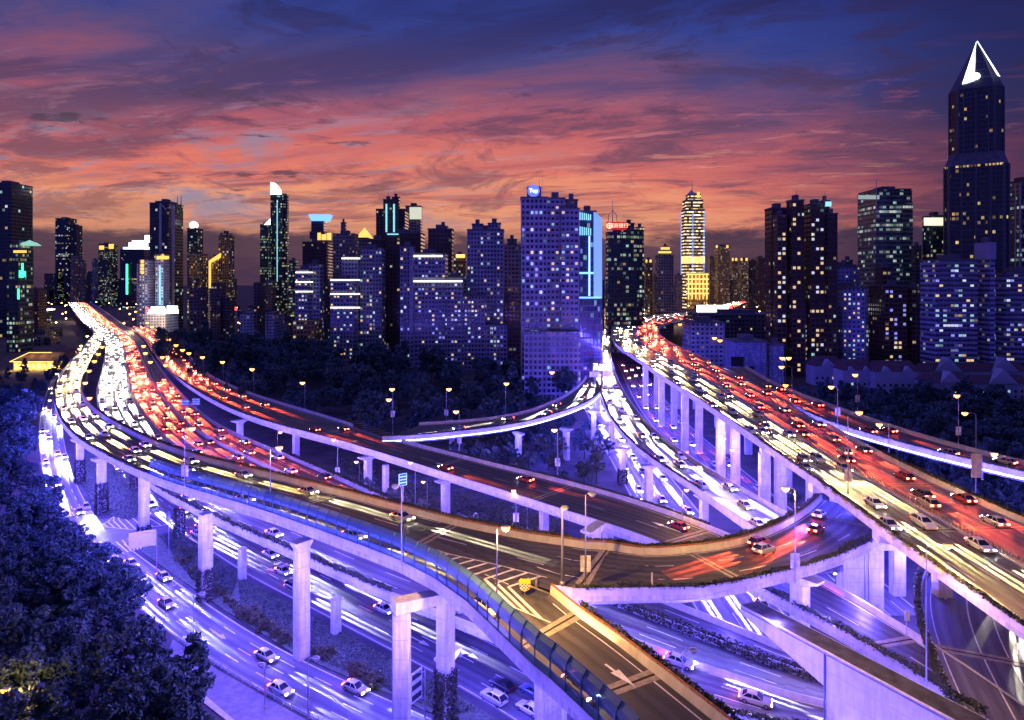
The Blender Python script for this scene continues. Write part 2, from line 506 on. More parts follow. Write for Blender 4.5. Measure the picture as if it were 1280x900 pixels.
def heading(road, s):
    a = road.at(s-1.5, .5, 0, True); b = road.at(s+1.5, .5, 0, True)
    return atan2(-(b.x-a.x), b.y-a.y)

def viaduct(label, L, Rt=None, width=None, kindname='elevated_ramp', category='elevated road', surf=None, gird=2.3, step=3.0, rail=None, led=None, par=1.1, skipL=(), skipR=(), inset=2.4, pre=(), post=()):
    rd = Road(L, Rt, step, width, par, False, pre, post)
    root = empty(kindname, (rd.L[rd.n//2]+rd.R[rd.n//2])*.5*1.0); root.location.z = 0
    bpy.context.view_layer.update()
    rd.root = root; loc = Vector(root.location)
    tag(root, label, category)
    def put(name, mb, m):
        mb.v = [(x-loc.x, y-loc.y, z-loc.z) for x, y, z in mb.v]
        return mb.build(name, m, root)
    rd.put = put
    put('road_surface', strip(rd, [('L', .45, 0), ('R', .45, 0)], uvm=True), surf or M_ASPH)
    T = rd.par
    # underside girder with fascia and sloped web
    gp = [('L', .0, -.02), ('L', .0, -.75), ('L', inset*.55, -1.05), ('L', inset, -gird), ('R', inset, -gird), ('R', inset*.55, -1.05), ('R', .0, -.75), ('R', .0, -.02)]
    put('girder', strip(rd, gp), M_CONC)
    for sd, sk in (('L', skipL), ('R', skipR)):
        runs = [(0, rd.n-1)]
        for p0, p1 in sk:
            q = sorted((rd.near(*p0), rd.near(*p1))); new = []
            for r0, r1 in runs:
                ins = [i for i in range(r0, r1+1) if q[0] <= rd.s[i] <= q[1]]
                if not ins: new.append((r0, r1)); continue
                if ins[0] > r0+1: new.append((r0, ins[0]))
                if ins[-1] < r1-1: new.append((ins[-1], r1))
            runs = new
        for r0, r1 in runs:
            put('parapet', strip(rd, [(sd, .0, -.02), (sd, .0, T-.06), (sd, .28, T-.06), (sd, .46, .15), (sd, .46, -.02)], close=True, i0=r0, i1=r1), M_CONC_P)
            if rail and sd in rail:
                mb = strip(rd, [(sd, .04, T+.06), (sd, .04, T+.22), (sd, .20, T+.22), (sd, .20, T+.06)], close=True, i0=r0, i1=r1)
                for i in range(r0, r1, 1):
                    p = rd.pt(i, .12, T-.07) if sd == 'L' else rd.ptR(i, .12, T-.07)
                    mb.box(p.x-.05, p.x+.05, p.y-.05, p.y+.05, p.z, p.z+.14)
                put('guard_rail', mb, M_RAIL)
    for sd in (led or ''):
        put('light_strip', strip(rd, [(sd, -.03, -.72), (sd, -.10, -.72), (sd, -.10, -.42), (sd, -.03, -.42)], close=True), M_LEDBLUE)
    return rd

def light_row(rd, a, dz, step, energy, color, s0=0, s1=None, frac=True, size=.6):
    """point lights along a road, for a lit strip or as added fill"""
    s1 = rd.len if s1 is None else s1; s = s0
    while s <= s1:
        light('POINT', rd.at(s, a, dz, frac), energy, color, size=size, name='strip_fill_light'); s += step

# ------------------------------------------------------------------ piers
def chamfer_plan(x0, x1, y0, y1, c):
    return [(x0+c, y0), (x1-c, y0), (x1, y0+c), (x1, y1-c), (x1-c, y1), (x0+c, y1), (x0, y1-c), (x0, y0+c)]

PIER_SEQ = []
def pier(rd, x, y, ztop, ang, w=2.0, d=1.7, cap=5.0, z0=0.0, cap_h=1.3):
    loc = Vector(rd.root.location)
    root = rd.root
    M = Matrix.Translation(Vector((x, y, 0))-loc) @ Matrix.Rotation(ang, 4, 'Z')
    mb = MB(); mb.prism(chamfer_plan(-w/2, w/2, -d/2, d/2, .18), z0, ztop-cap_h)
    mb.v = [tuple(M @ Vector(p)) for p in mb.v]
    o = mb.build('pier', M_PIER, root)
    if cap:
        cb = MB()
        cb.prism(chamfer_plan(-w/2, w/2, -d/2, d/2, .18), ztop-cap_h+.002, ztop-.35, top=chamfer_plan(-cap/2, cap/2, -d/2-.1, d/2+.1, .1))
        cb.prism(chamfer_plan(-cap/2, cap/2, -d/2-.1, d/2+.1, .1), ztop-.348, ztop)
        cb.v = [tuple(M @ Vector(p)) for p in cb.v]
        cb.build('pier_cap', M_PIER, o)
    return Vector((x, y, 0))

def leaf_quad(mb, p, sz, rnd=random, flat=0.0):
    n = Vector((rnd.gauss(0, 1), rnd.gauss(0, 1), rnd.gauss(0, 1)+flat)).normalized()
    a = n.orthogonal().normalized(); b = n.cross(a)
    an = rnd.random()*pi; u = (a*cos(an)+b*sin(an))*sz*.5; v = (b*cos(an)-a*sin(an))*sz*.5*rnd.uniform(.55, .9)
    mb.quad(p-u-v, p+u-v*.4, p+u*.7+v, p-u*.5+v*.8)

def ivy_on(x, y, w, d, z1, label, ang=0.0):
    """creeper covering the lower shaft of a pier"""
    mb = MB(); rr = random.Random(int(x*10+y))
    M = Matrix.Translation((x, y, 0)) @ Matrix.Rotation(ang, 4, 'Z')
    per = 2*(w+d); n = int(per*z1*40)
    for _ in range(n):
        u = rr.random()*per; z = z1*rr.random()**.9 + rr.uniform(-.3, .5)*(rr.random() < .3)
        o = rr.uniform(.05, .55)*(1.15-.5*z/z1)
        if u < w: p = (u-w/2, -d/2-o)
        elif u < w+d: p = (w/2+o, u-w-d/2)
        elif u < 2*w+d: p = (u-w-d-w/2, d/2+o)
        else: p = (-w/2-o, u-2*w-d-d/2)
        leaf_quad(mb, M @ Vector((p[0], p[1], max(.05, z))), rr.uniform(.25, .5), rr)
    loc = Vector((x, y, 0)); mb.v = [(a-x, b-y, c) for a, b, c in mb.v]
    o = mb.build('ivy', M_IVY); o.location = loc
    tag(o, label, 'ivy')

def hedge(rd, sd, a, dz, s0, s1, h, w, label, m=None, dens=75, lsz=(.22, .42), trough=False):
    """a clipped strip of planting along one edge of a road"""
    mb = MB(); rr = random.Random(hash(label) % 9999 if False else len(label)*7+int(s0))
    c = rd.at((s0+s1)/2, a if sd == 'L' else a, dz) 
    s = s0
    n = int((s1-s0)*dens)
    for _ in range(n):
        s = rr.uniform(s0, s1)
        hh = h*(.75+.5*(.5+.5*sin(s*.9)*sin(s*.31+1.0)))
        ao = a + rr.uniform(-w/2, w/2)
        if sd == 'L': p = rd.at(s, ao, dz)
        else:
            i = 0; fr = 1.0
            p = rd.at(s, 1.0, dz, True); q = rd.at(s, 0.0, dz, True); p = p + (q-p).normalized()*ao
        p.z += hh*rr.random()**.6
        leaf_quad(mb, p, rr.uniform(*lsz), rr)
    mid = rd.at((s0+s1)/2, .5, 0, True); mid.z = 0
    mb.v = [(x-mid.x, y-mid.y, z) for x, y, z in mb.v]
    o = mb.build('hedge', m or M_HEDGE); o.location = mid
    tag(o, label, 'hedge')
    return o

# ================================================================== THE ROADS
# M: main low viaduct, white stream on its west half, red on its east half
M_L = [(84,377.5,11),(88,383,11),(100,399,11),(117,413,11),(129,424,11),(131,440,11),(127,462,11),(120,490,11),(124,510,11),(138,540,11),(165,580,11),(190,605,11),(217,620,11),(267,645,11),(320,668,11),(370,689,11),(430,716,11),(490,738,11),(560,764,10.6),(720,826,8.6),(850,872,7),(960,905,6.3),(1086,925,6),(1255,925,6)]
M_R = [(112,377.5,11),(124,384,11),(150,402,11),(178,424,11),(193,448,11),(212,474,11),(240,504,11),(267,526,11),(300,543,11),(350,563,11),(420,592,11),(480,620,11),(560,650,11),(700,700,9.6),(800,735,8.2),(900,772,7),(980,805,6.3),(1090,850,5.6),(1214,857,6)]
RM = viaduct('wide low viaduct carrying white lamps one way and red lamps the other, west of the ramps', M_L, M_R, kindname='elevated_road', gird=1.9, surf=M_ASPH2, skipL=[((118,398),(150,428))], skipR=[((150,402),(190,440))])
# C: long centre ramp and its continuation D under the curved deck
C_L = [(160,408,11.5),(178,420,12),(190,437,12.5),(207,457,13),(230,477,13),(267,500,13),(300,515,13),(350,531,13),(420,549,13),(513,577,13),(580,598,13),(647,618,13),(713,640,13),(767,655,13),(820,675,13),(900,708,12.8),(980,748,12.4),(1040,780,12.2),(1107,817,12),(1180,860,12),(1260,915,12)]
C_R = [(176,404,11.5),(200,415,12),(217,426,12.5),(240,447,13),(263,468,13),(300,485,13),(350,502,13),(420,522,13),(487,545,13),(547,560,13),(613,577,13),(680,593,13),(747,608,13),(800,623,13),(850,641,13),(920,667,12.9),(1000,704,12.6),(1050,730,12.4),(1090,752,12.2),(1137,780,12),(1180,808,12),(1280,880,12)]
RC = viaduct('long straight ramp with dark asphalt crossing the middle under the curved deck', C_L, C_R, gird=2.2, skipR=[((415,535),(482,556)),((150,400),(200,425))])
# E: link swinging from the junction back to the centre ramp
E_L = [(737,442,14.9),(736,455,14.9),(730,473,14.8),(713,489,14.5),(680,506,14.2),(633,519,14),(560,526,13.8),(490,527.5,13.5),(428,524,13.25)]
E_R = [(752,470,14.9),(752,482,14.9),(749,493,14.9),(735,502,14.8),(713,511,14.5),(663,526,14.2),(613,537,14),(547,545,13.8),(490,547,13.5),(478,546,13.3)]
RE = viaduct('curved link ramp with a glowing blue strip along its near edge beside the dark park', E_L, E_R, gird=1.8, led='R')
# G: white-lit ramp peeling off the flyover and dipping under the curved deck
G_R = [(792,393,19),(770,401,18),(748,416,17),(738,436,16),(740,462,15),(752,493,15),(763,522,14.5),(793,556,14),(833,586,13.5),(873,610,13),(913,641,12.6),(955,668,12.4),(1010,700,12.2)]
G_L = [(803,396,19),(785,403,18),(768,414,17),(763,432,16.4),(768,460,16),(783,492,15.5),(813,530,15),(850,560,14.4),(900,592,13.8),(950,620,13.2),(990,641,12.8),(1040,668,12.6),(1090,695,12.5)]
RG = viaduct('bright S-shaped ramp leaving the flyover and dipping below the curved deck', G_R, G_L, gird=2.0, surf=M_ASPH3, skipL=[((748,436),(766,495))])
# F: broad straight flyover on the east
F_R = [(930,372,25),(900,382,25),(868,389,25),(828,393,25),(790,399,25),(768,408,25),(764,420,25),(775,434,25),(800,450,25.5),(833,473,26),(867,494,26),(933,538,26),(1000,584,26),(1057,622,26),(1110,663,26),(1173,707,26),(1280,779,26),(1400,866,26),(1500,938,26)]
F_L = [(934,377,25),(905,389,25),(870,397,25),(838,402,25),(824,410,25),(830,422,25),(850,433,25),(880,446,25.5),(947,477,26),(1000,508,26),(1050,537,26),(1107,567,26),(1173,599,26),(1227,623,26),(1280,646,26),(1420,704,26),(1640,800,26),(1960,945,26)]
RF = viaduct('broad straight flyover with white lamps on its near half and red on the far half', F_R, F_L, kindname='elevated_road', gird=2.4, inset=4.0, surf=M_ASPH3, skipR=[((850,440),(985,520))])
# R5: slip road leaving the flyover
X_R = [(905,456,25.8),(950,480,25.7),(985,500,25.5),(1023,521,25),(1073,538,24.3),(1140,557,23.6),(1200,572,23),(1280,590,22.5),(1400,615,22)]
X_L = [(925,452,25.8),(960,473,25.7),(1000,491,25.5),(1057,512,24.8),(1123,534,24.2),(1207,557,23.6),(1280,575,22.8),(1420,606,22)]
RX = viaduct('narrow slip road on the east with a blazing blue-white strip along its edge', X_R, X_L, gird=1.8, led='L', skipL=[((900,450),(1015,505))])
# A: sweeping western ramp; it forks into B (curved deck to the right) and A1 (branch along the glass screen)
A_L = [(112,405,11.3),(117,415,11.6),(108,428,12),(97,441,13),(82,457,14),(70,476,15),(67,492,15.5),(70,508,16),(79,528,17),(100,549,18),(140,572,19.5),(187,593,20.8),(233,609,21.8),(283,623,22.4),(333,638,23),(380,655,23.4),(440,676,23.5),(500,700,23.5)]
A_R = [(126,404,11.3),(132,415,11.6),(128,428,12),(117,445,13),(108,463,14),(102,480,15),(104,492,15.5),(112,504,16),(133,521,17),(167,539,18),(207,556,19.5),(283,578,21),(350,593,22.2),(420,610,23),(500,631,23.5),(547,643,23.5),(590,652,23.5),(630,660,23.5)]
RA = viaduct('tall sweeping ramp with a dense yellow-lit stream bending round the west side', A_L, A_R, gird=2.2, rail='R', surf=M_ASPH, post=[((543,722,23.5),(662,666,23.5)),((582,750,23.5),(720,674,23.5))])
B_L = [(800,679,23.1),(880,677,22.2),(933,664,21.2),(967,652,20.3),(1000,633,19.2),(1020,617,18.3),(1032,600,17.4),(1047,588,16),(1075,590,13.5)]
B_R = [(740,736.5,23.3),(767,738,23.1),(833,739,22.4),(900,737,21.4),(967,729,20.4),(1015,718,19.5),(1055,703,18.7),(1090,685,17.8),(1113,670,17),(1150,655,14.5)]
RB = viaduct('wide curved deck bending to the right beneath the flyover, brown asphalt and dashed lanes', B_L, B_R, gird=2.2, rail='L', pre=[((720,674,23.5),(643,714,23.5)),((733,676,23.4),(690,731,23.4)),((760,677.5,23.3),(715,735,23.3))], skipR=[((600,700),(715,705))])
A1_L = [(663,828,23.2),(713,867,23),(747,899,22.9),(790,950,22.7)]
A1_R = [(735,765,23.35),(747,773,23.3),(800,810,23.1),(833,836,23),(867,860,22.9),(913,897,22.8),(970,950,22.7)]
RA1 = viaduct('branch ramp dropping toward the viewer behind a teal glass screen, big arrow on its asphalt', A1_L, A1_R, gird=2.2, rail='R', pre=[((582,750,23.5),(643,714,23.5)),((610,777,23.4),(690,731,23.4)),((638,804,23.3),(722,756,23.35))], skipR=[((600,730),(662,765))])
# R6: curved road at the lower right under the flyover
Q_L = [(1225,960,12.6),(1207,897,12.8),(1187,863,13),(1170,827,13),(1157,787,13),(1147,753,13),(1147,727,13),(1157,703,13),(1185,672,12.8),(1230,645,12.2)]
RQ = viaduct('curved road with fine white lane lines tucked under the flyover at the bottom right', Q_L, None, width=17.5, gird=2.0, surf=M_ASPH2)
# ------------------------------------------------------------------ ground roads
def ground_road(name, L, Rt=None, width=None, surf=None, z=.02):
    rd = Road(L, Rt, 3.0, width, par=0.0)
    for p in rd.L: p.z = z
    for p in rd.R: p.z = z
    tag(strip(rd, [('L', 0, 0), ('R', 0, 0)], uvm=True).build(name, surf or M_ASPH2), kind='structure')
    return rd
# street along the tree belt on the west
L_L = [(96,430,0),(72,462,0),(58,490,0),(50,520,0),(48,545,0),(52,585,0),(58,615,0),(70,647,0),(100,690,0),(150,741,0),(220,797,0),(273,833,0),(350,877,0),(400,903,0),(480,945,0)]
RL = ground_road('west_street', [(x, y, 0) for x, y, z in L_L], [(108,440,0),(88,470,0),(79,500,0),(78,530,0),(85,573,0),(98,610,0),(117,643,0),(140,668,0),(168,690,0),(207,717,0),(267,760,0),(300,782,0),(367,823,0),(420,846,0),(493,876,0),(530,893,0),(600,930,0)])
# road between the planted island and the low viaduct
RK = ground_road('ground_street', [(118,560,0),(150,605,0),(180,640,0),(215,664,0),(250,680,0),(300,715,0),(367,750,0),(437,787,0),(490,815,0),(580,862,0),(640,897,0),(700,940,0)], [(170,552,0),(200,598,0),(232,622,0),(270,643,0),(310,662,0),(370,690,0),(440,724,0),(520,757,0),(600,795,0),(660,825,0),(760,880,0),(860,940,0)], z=.024)
RN = ground_road('through_street', [(34,150,0),(35,250,0),(37,400,0),(45,620,0)], None, width=18, z=.028) if False else None
def wroad(name, L, width, z=.028):
    rd = Road(L, None, 3.0, width, par=0.0, world=True)
    for p in rd.L + rd.R: p.z = z
    tag(strip(rd, [('L', 0, 0), ('R', 0, 0)], uvm=True).build(name, M_ASPH2), kind='structure')
    return rd
RN = wroad('through_street', [(36, 95, 0), (35, 180, 0), (35, 260, 0), (38, 400, 0), (60, 620, 0)], 17)
RU = wroad('underpass_street', [(62, 130, 0), (61, 220, 0), (62, 320, 0), (80, 520, 0)], 17, z=.032)
# crossing street in front of the hatched island
RS = ground_road('cross_street', [(52,655,0),(120,652,0),(190,640,0),(240,628,0),(330,600,0)], [(78,700,0),(150,690,0),(200,672,0),(262,650,0),(360,620,0)], z=.036)

def put_marks(name, mb, rd, m=None):
    if getattr(rd, 'root', None): rd.put(name, mb, m or M_LINE)
    else: tag(mb.build('road_marking', m or M_LINE), kind='structure')

# ------------------------------------------------------------------ lane lines
mb = MB(); e = RM
for f in (.105, .21, .315): dash_marks(mb, RM, f, w=.18, frac=True)
for f in (.545, .65): dash_marks(mb, RM, f, w=.18, frac=True)
for f in (.84, .92): dash_marks(mb, RM, f, w=.18, frac=True)
for f in (.018, .41, .455, .745, .775, .985): solid(mb, RM, f, w=.18, frac=True)
put_marks('lane_marking', mb, RM)
# concrete medians on the low viaduct
for f in (.432, .76):
    q = MB()
    for i in range(RM.n-1):
        for (a, dz, b, ez) in ((-.3, 0, -.12, .85), (-.12, .85, .12, .85), (.12, .85, .3, 0)):
            w0 = RM.w(i)*f; w1 = RM.w(i+1)*f
            q.quad(RM.pt(i, w0+a, dz), RM.pt(i+1, w1+a, dz), RM.pt(i+1, w1+b, ez), RM.pt(i, w0+b, ez))
    RM.put('median', q, M_CONC_P)
mb = MB()
for f in (.34, .66): dash_marks(mb, RA, f, w=.17, frac=True)
for f in (.05, .95): solid(mb, RA, f, w=.17, frac=True, s1=RA.near(520, 660))
put_marks('lane_marking', mb, RA)
mb = MB()
for f in (.33, .66): dash_marks(mb, RB, f, w=.17, frac=True)
solid(mb, RB, .93, frac=True, s0=RB.near(720, 700)); solid(mb, RB, .06, frac=True)
put_marks('lane_marking', mb, RB)
mb = MB()
dash_marks(mb, RA1, .36, frac=True); solid(mb, RA1, .88, frac=True, s0=8); solid(mb, RA1, .12, frac=True)
put_marks('lane_marking', mb, RA1)
for rd, fr in ((RC, (.5,)), (RE, (.5,)), (RG, (.36, .66)), (RX, (.5,))):
    mb = MB()
    for f in fr: dash_marks(mb, rd, f, frac=True)
    for f in (.07, .93): solid(mb, rd, f, frac=True)
    put_marks('lane_marking', mb, rd)
mb = MB()
for f in (.13, .25, .37, .62, .74, .86): dash_marks(mb, RF, f, w=.17, frac=True)
for f in (.03, .475, .525, .97): solid(mb, RF, f, w=.17, frac=True)
put_marks('lane_marking', mb, RF)
mb = MB(); solid(mb, RQ, .08, frac=True); solid(mb, RQ, .36, frac=True, w=.2); solid(mb, RQ, .54, frac=True, w=.2); dash_marks(mb, RQ, .62, frac=True, dash=4, gap=6, w=.2); solid(mb, RQ, .92, frac=True)
put_marks('lane_marking', mb, RQ)
mb = MB()
for f in (.27, .52, .76): dash_marks(mb, RL, f, frac=True, w=.2, dash=4, gap=5)
for f in (.04, .97): solid(mb, RL, f, frac=True, w=.2)
put_marks('m', mb, RL)
mb = MB()
for f in (.25, .5, .75): dash_marks(mb, RK, f, frac=True, w=.2, dash=4, gap=5)
for f in (.03, .97): solid(mb, RK, f, frac=True, w=.2)
put_marks('m', mb, RK)
mb = MB()
for rd in (RN, RU):
    for f in (.2, .4, .6, .8): dash_marks(mb, rd, f, frac=True, w=.2)
    for f in (.03, .97): solid(mb, rd, f, frac=True, w=.2)
put_marks('m', mb, RN)

# chevrons on the gore of the forking ramp, and their border lines
mb = MB()
zc = 23.5-1.1+.012
def P(x, y, z=zc): return W(x, y, z)
def pline(mb, a, b, w=.2):
    t = (b-a); t.z = 0; t.normalize(); n = Vector((t.y, -t.x, 0))*w/2
    mb.quad(a-n, b-n, b+n, a+n)
def ppoly(mb, pts, w=.2):
    for a, b in zip(pts, pts[1:]): pline(mb, a, b, w)
top = [P(497,672), P(560,692), P(622,706), P(684,722)]
bot = [P(497,676), P(533,700), P(580,728), P(640,758), P(688,778)]
ppoly(mb, top); ppoly(mb, bot)
def along(pts, t):
    k = min(int(t*(len(pts)-1)), len(pts)-2); return pts[k].lerp(pts[k+1], t*(len(pts)-1)-k)
for i in range(10):
    t = .16+.80*i/9
    a = along(top, t); c = along(bot, t*.98)
    d = (along(top, min(1, t+.05))-along(top, max(0, t-.05))); d.z = 0; d.normalize()
    apex = (a+c)*.5 - d*(a-c).length*.42
    pline(mb, a, apex, .42); pline(mb, c, apex, .42)
RA.put('chevron_marking', mb, M_LINE)
# arrow on the branch ramp, pointing at the viewer
def arrow(rd, s, frac, L=8, turn=0, flip=False, dz=.014):
    c = rd.at(s, frac, dz, True); ang = heading(rd, s) + (pi if flip else 0)
    q = arrow_mb(c, ang, L, turn)
    if getattr(rd, 'root', None): rd.put('arrow_marking', q, M_LINE)
    else: tag(q.build('road_arrow', M_LINE), kind='structure')
arrow(RA1, RA1.near(750, 820), .66, 9)
arrow(RB, RB.near(1075, 650), .80, 7)
arrow(RC, RC.near(820, 652), .62, 8, flip=True)
arrow(RC, RC.near(560, 574), .45, 7, flip=True)
for px, py, f, tn in ((255,800,.25,1),(275,792,.55,0),(120,655,.4,1),(135,700,.6,0),(70,560,.3,1)): arrow(RL, RL.near(px, py), f, 6, tn)
for px, py, f, tn in ((335,718,.35,0),(350,705,.62,1),(520,810,.4,0),(580,825,.6,1)): arrow(RK, RK.near(px, py), f, 6, tn)
arrow(RQ, RQ.near(1160, 760), .2, 6)
arrow(RM, RM.near(217, 560), .85, 7, flip=True)
# gore hatching at the junction of link and S ramp, and where link meets the centre ramp
mb = MB()
g0 = [W(748,474,14.0), W(744,486,14.0)]
for i in range(9):
    t = i/8; a = W(752+t*6, 462+t*42, 14.05-.0); b = W(762+t*3, 470+t*42, 14.05)
    a.z = b.z = 14.04+.0; pline(mb, a, b, .5)
RG.put('chevron_marking', mb, M_LINE)
mb = MB()
for i in range(9):
    t = i/8; a = W(415+t*62, 527+t*18, 11.93); b = W(440+t*55, 525+t*19, 11.93); a.z = b.z = 12.17
    pline(mb, a, b, .4)
RC.put('chevron_marking', mb, M_LINE_Y)
# hatched island by the west street
mb = MB()
ht = [W(126,658,.05), W(150,640,.05), W(181,634,.05)]; hb = [W(126,658,.05), W(165,662,.05), W(215,655,.05)]
ppoly(mb, ht, .3); ppoly(mb, hb, .3)
for i in range(9):
    t = .12+.85*i/8; a = along(ht, t); b = along(hb, t); mm = (a+b)*.5 + Vector((-1.6, 1.0, 0)); pline(mb, a, mm, .35); pline(mb, mm, b, .35)
ht = [W(145,677,.05), W(175,668,.05)]; hb = [W(160,690,.05), W(176,686,.05)]
for i in range(5):
    t = i/4; pline(mb, along(ht, t), along(hb, t), .35)
# zebra crossing over the west street
for i in range(12):
    t = i/11; a = RL.at(RL.near(95, 640), .06+.88*t, .03, True); d = Vector((sin(-heading(RL, RL.near(95,640))), cos(heading(RL, RL.near(95,640))), 0))*2
    pline(mb, a-d, a+d, .5)
tag(mb.build('road_marking', M_LINE), kind='structure')

M_JOINT = mat('joint_concrete', (.30, .26, .20), .8, vary=.3, scale=1.5); M_GAP = mat('joint_gap', (.01, .01, .01), .9)
def joint(rd, s):
    q = MB(); a0 = .5
    for (o0, o1, mi, dz) in ((-.9, -.16, 0, .016), (-.16, .16, 1, .017), (.16, .9, 0, .016)):
        def e(o, side):
            s_ = min(max(s+o, 0), rd.len); p = rd.at(s_, .03 if side == 0 else .97, dz, True); return p
        q.quad(e(o0, 0), e(o1, 0), e(o1, 1), e(o0, 1), mi)
    rd.put('expansion_joint', q, [M_JOINT, M_GAP])
for rd, pts_ in ((RA, ((250, 600), (380, 630), (520, 680))), (RB, ((728, 705), (905, 700), (1060, 650))), (RA1, ((690, 770), (800, 850))), (RC, ((420, 537), (560, 575), (690, 612), (860, 655), (1105, 790))), (RF, ((1000, 540), (1100, 610), (1200, 670))), (RG, ((780, 520), (850, 580), (920, 630))), (RQ, ((1215, 850),)), (RX, ((1100, 535), (1200, 563))), (RE, ((690, 510), (580, 535)))):
    for q_ in pts_: joint(rd, rd.near(*q_))
# ------------------------------------------------------------------ paving, islands, kerbs
def flat(name, pts, m, z, kind='structure', h=0.0):
    q = MB(); P3 = [W(x, y, 0) for x, y in pts]
    if h > 0:
        pl2 = [(p.x, p.y) for p in P3]
        ar = sum(a[0]*b[1]-b[0]*a[1] for a, b in zip(pl2, pl2[1:]+pl2[:1]))
        if ar < 0: pl2 = pl2[::-1]
        q.prism(pl2, 0, h)
    else: q.face([(p.x, p.y, z) for p in P3])
    return tag(q.build(name, m), kind=kind)
isl = [(176,690),(195,668),(215,668),(248,684),(298,722),(365,757),(435,795),(488,824),(560,862),(640,912),(600,912),(530,889),(495,871),(420,841),(368,818),(302,777),(268,755),(208,712)]
flat('planting_island', isl, M_BED, 0, h=.16)
flat('sidewalk', [(216,800),(272,838),(349,882),(396,908),(300,908),(255,872),(205,832)], M_PAVE, 0, h=.14)
flat('sidewalk_kerb', [(206,830),(256,870),(303,910),(296,912),(250,876),(200,836)], M_CONC_P, 0, h=.18)
flat('park_path', [(0,880),(40,905),(0,930)], M_PAVE, 0, h=.05)
flat('green_bed', [(90,548),(120,545),(160,590),(185,640),(160,650),(120,640),(100,600)], M_BED, 0, h=.14)

# ------------------------------------------------------------------ teal glass screen on the branch ramp
gl = bpy.data.materials.new('teal_glass'); gl.use_nodes = True
t = gl.node_tree; gg = NT(t); pb = t.nodes['Principled BSDF']
pb.inputs['Base Color'].default_value = (.06, .145, .17, 1); pb.inputs['Roughness'].default_value = .45
tr = gg.n('ShaderNodeBsdfTransparent'); tr.inputs[0].default_value = (.45, .8, .9, 1)
mx = gg.n('ShaderNodeMixShader'); mx.inputs[0].default_value = .965
t.links.new(tr.outputs[0], mx.inputs[1]); t.links.new(pb.outputs[0], mx.inputs[2]); t.links.new(mx.outputs[0], t.nodes['Material Output'].inputs[0])
cg = bpy.data.materials.new('clear_glass'); cg.use_nodes = True
t = cg.node_tree; gg = NT(t); pb = t.nodes['Principled BSDF']
pb.inputs['Base Color'].default_value = (.05, .12, .14, 1); pb.inputs['Roughness'].default_value = .06
tr = gg.n('ShaderNodeBsdfTransparent'); tr.inputs[0].default_value = (.92, .97, .97, 1)
mx = gg.n('ShaderNodeMixShader'); mx.inputs[0].default_value = .12
t.links.new(tr.outputs[0], mx.inputs[1]); t.links.new(pb.outputs[0], mx.inputs[2]); t.links.new(mx.outputs[0], t.nodes['Material Output'].inputs[0])
M_FRAME = mat('screen_frame', (.03, .10, .15), .45, .3)
gs = empty('glass_screen', W(480, 690, 0)); gs.location = RA.at(RA.near(440, 660), 0, 0); gs.location.z = 0
tag(gs, 'long teal glass noise screen with dark posts along the ramp edge', 'noise screen')
gloc = Vector(gs.location)
edge = []
i0 = 0
for i in range(RA.n):
    if RA.s[i] >= RA.near(232, 590): edge.append(RA.L[i].copy())
for i in range(1, RA1.n): edge.append(RA1.L[i].copy())
edge = resample(edge, 2.6)
inw = []
for i in range(len(edge)):
    tt = edge[min(i+1, len(edge)-1)]-edge[max(i-1, 0)]; tt.z = 0; tt.normalize(); inw.append(Vector((-tt.y, tt.x, 0)))
for i, p in enumerate(edge):
    b = p - gloc + inw[i]*.15; b.z = p.z-.06
    q = MB()
    q.tube([b, b+Vector((0, 0, 2.2)), b+Vector((0, 0, 2.9))+inw[i]*.25, b+Vector((0, 0, 3.4))+inw[i]*.7], .10, 6)
    q.build('post', M_FRAME, gs)
    if i < len(edge)-1:
        b2 = edge[i+1] - gloc + inw[i+1]*.15; b2.z = edge[i+1].z-.06; U = Vector((0, 0, 1)); m_ = MB()
        def pq(z0, z1, o0, o1, mi):
            m_.quad(b+U*z0+inw[i]*o0, b2+U*z0+inw[i+1]*o0, b2+U*z1+inw[i+1]*o1, b+U*z1+inw[i]*o1, mi)
        pq(.02, .85, 0, 0, 0); pq(.88, 1.75, 0, 0, 1); pq(1.78, 2.3, 0, .02, 0); pq(2.3, 2.9, .02, .25, 0); pq(2.9, 3.4, .25, .7, 0)
        m_.build('panel', [gl, cg], gs)
        r_ = MB()
        for z, o in ((.02, 0), (.86, 0), (1.765, 0), (3.4, .7)): r_.tube([b+U*z+inw[i]*o, b2+U*z+inw[i+1]*o], .04, 5)
        r_.build('rail', M_FRAME, gs)

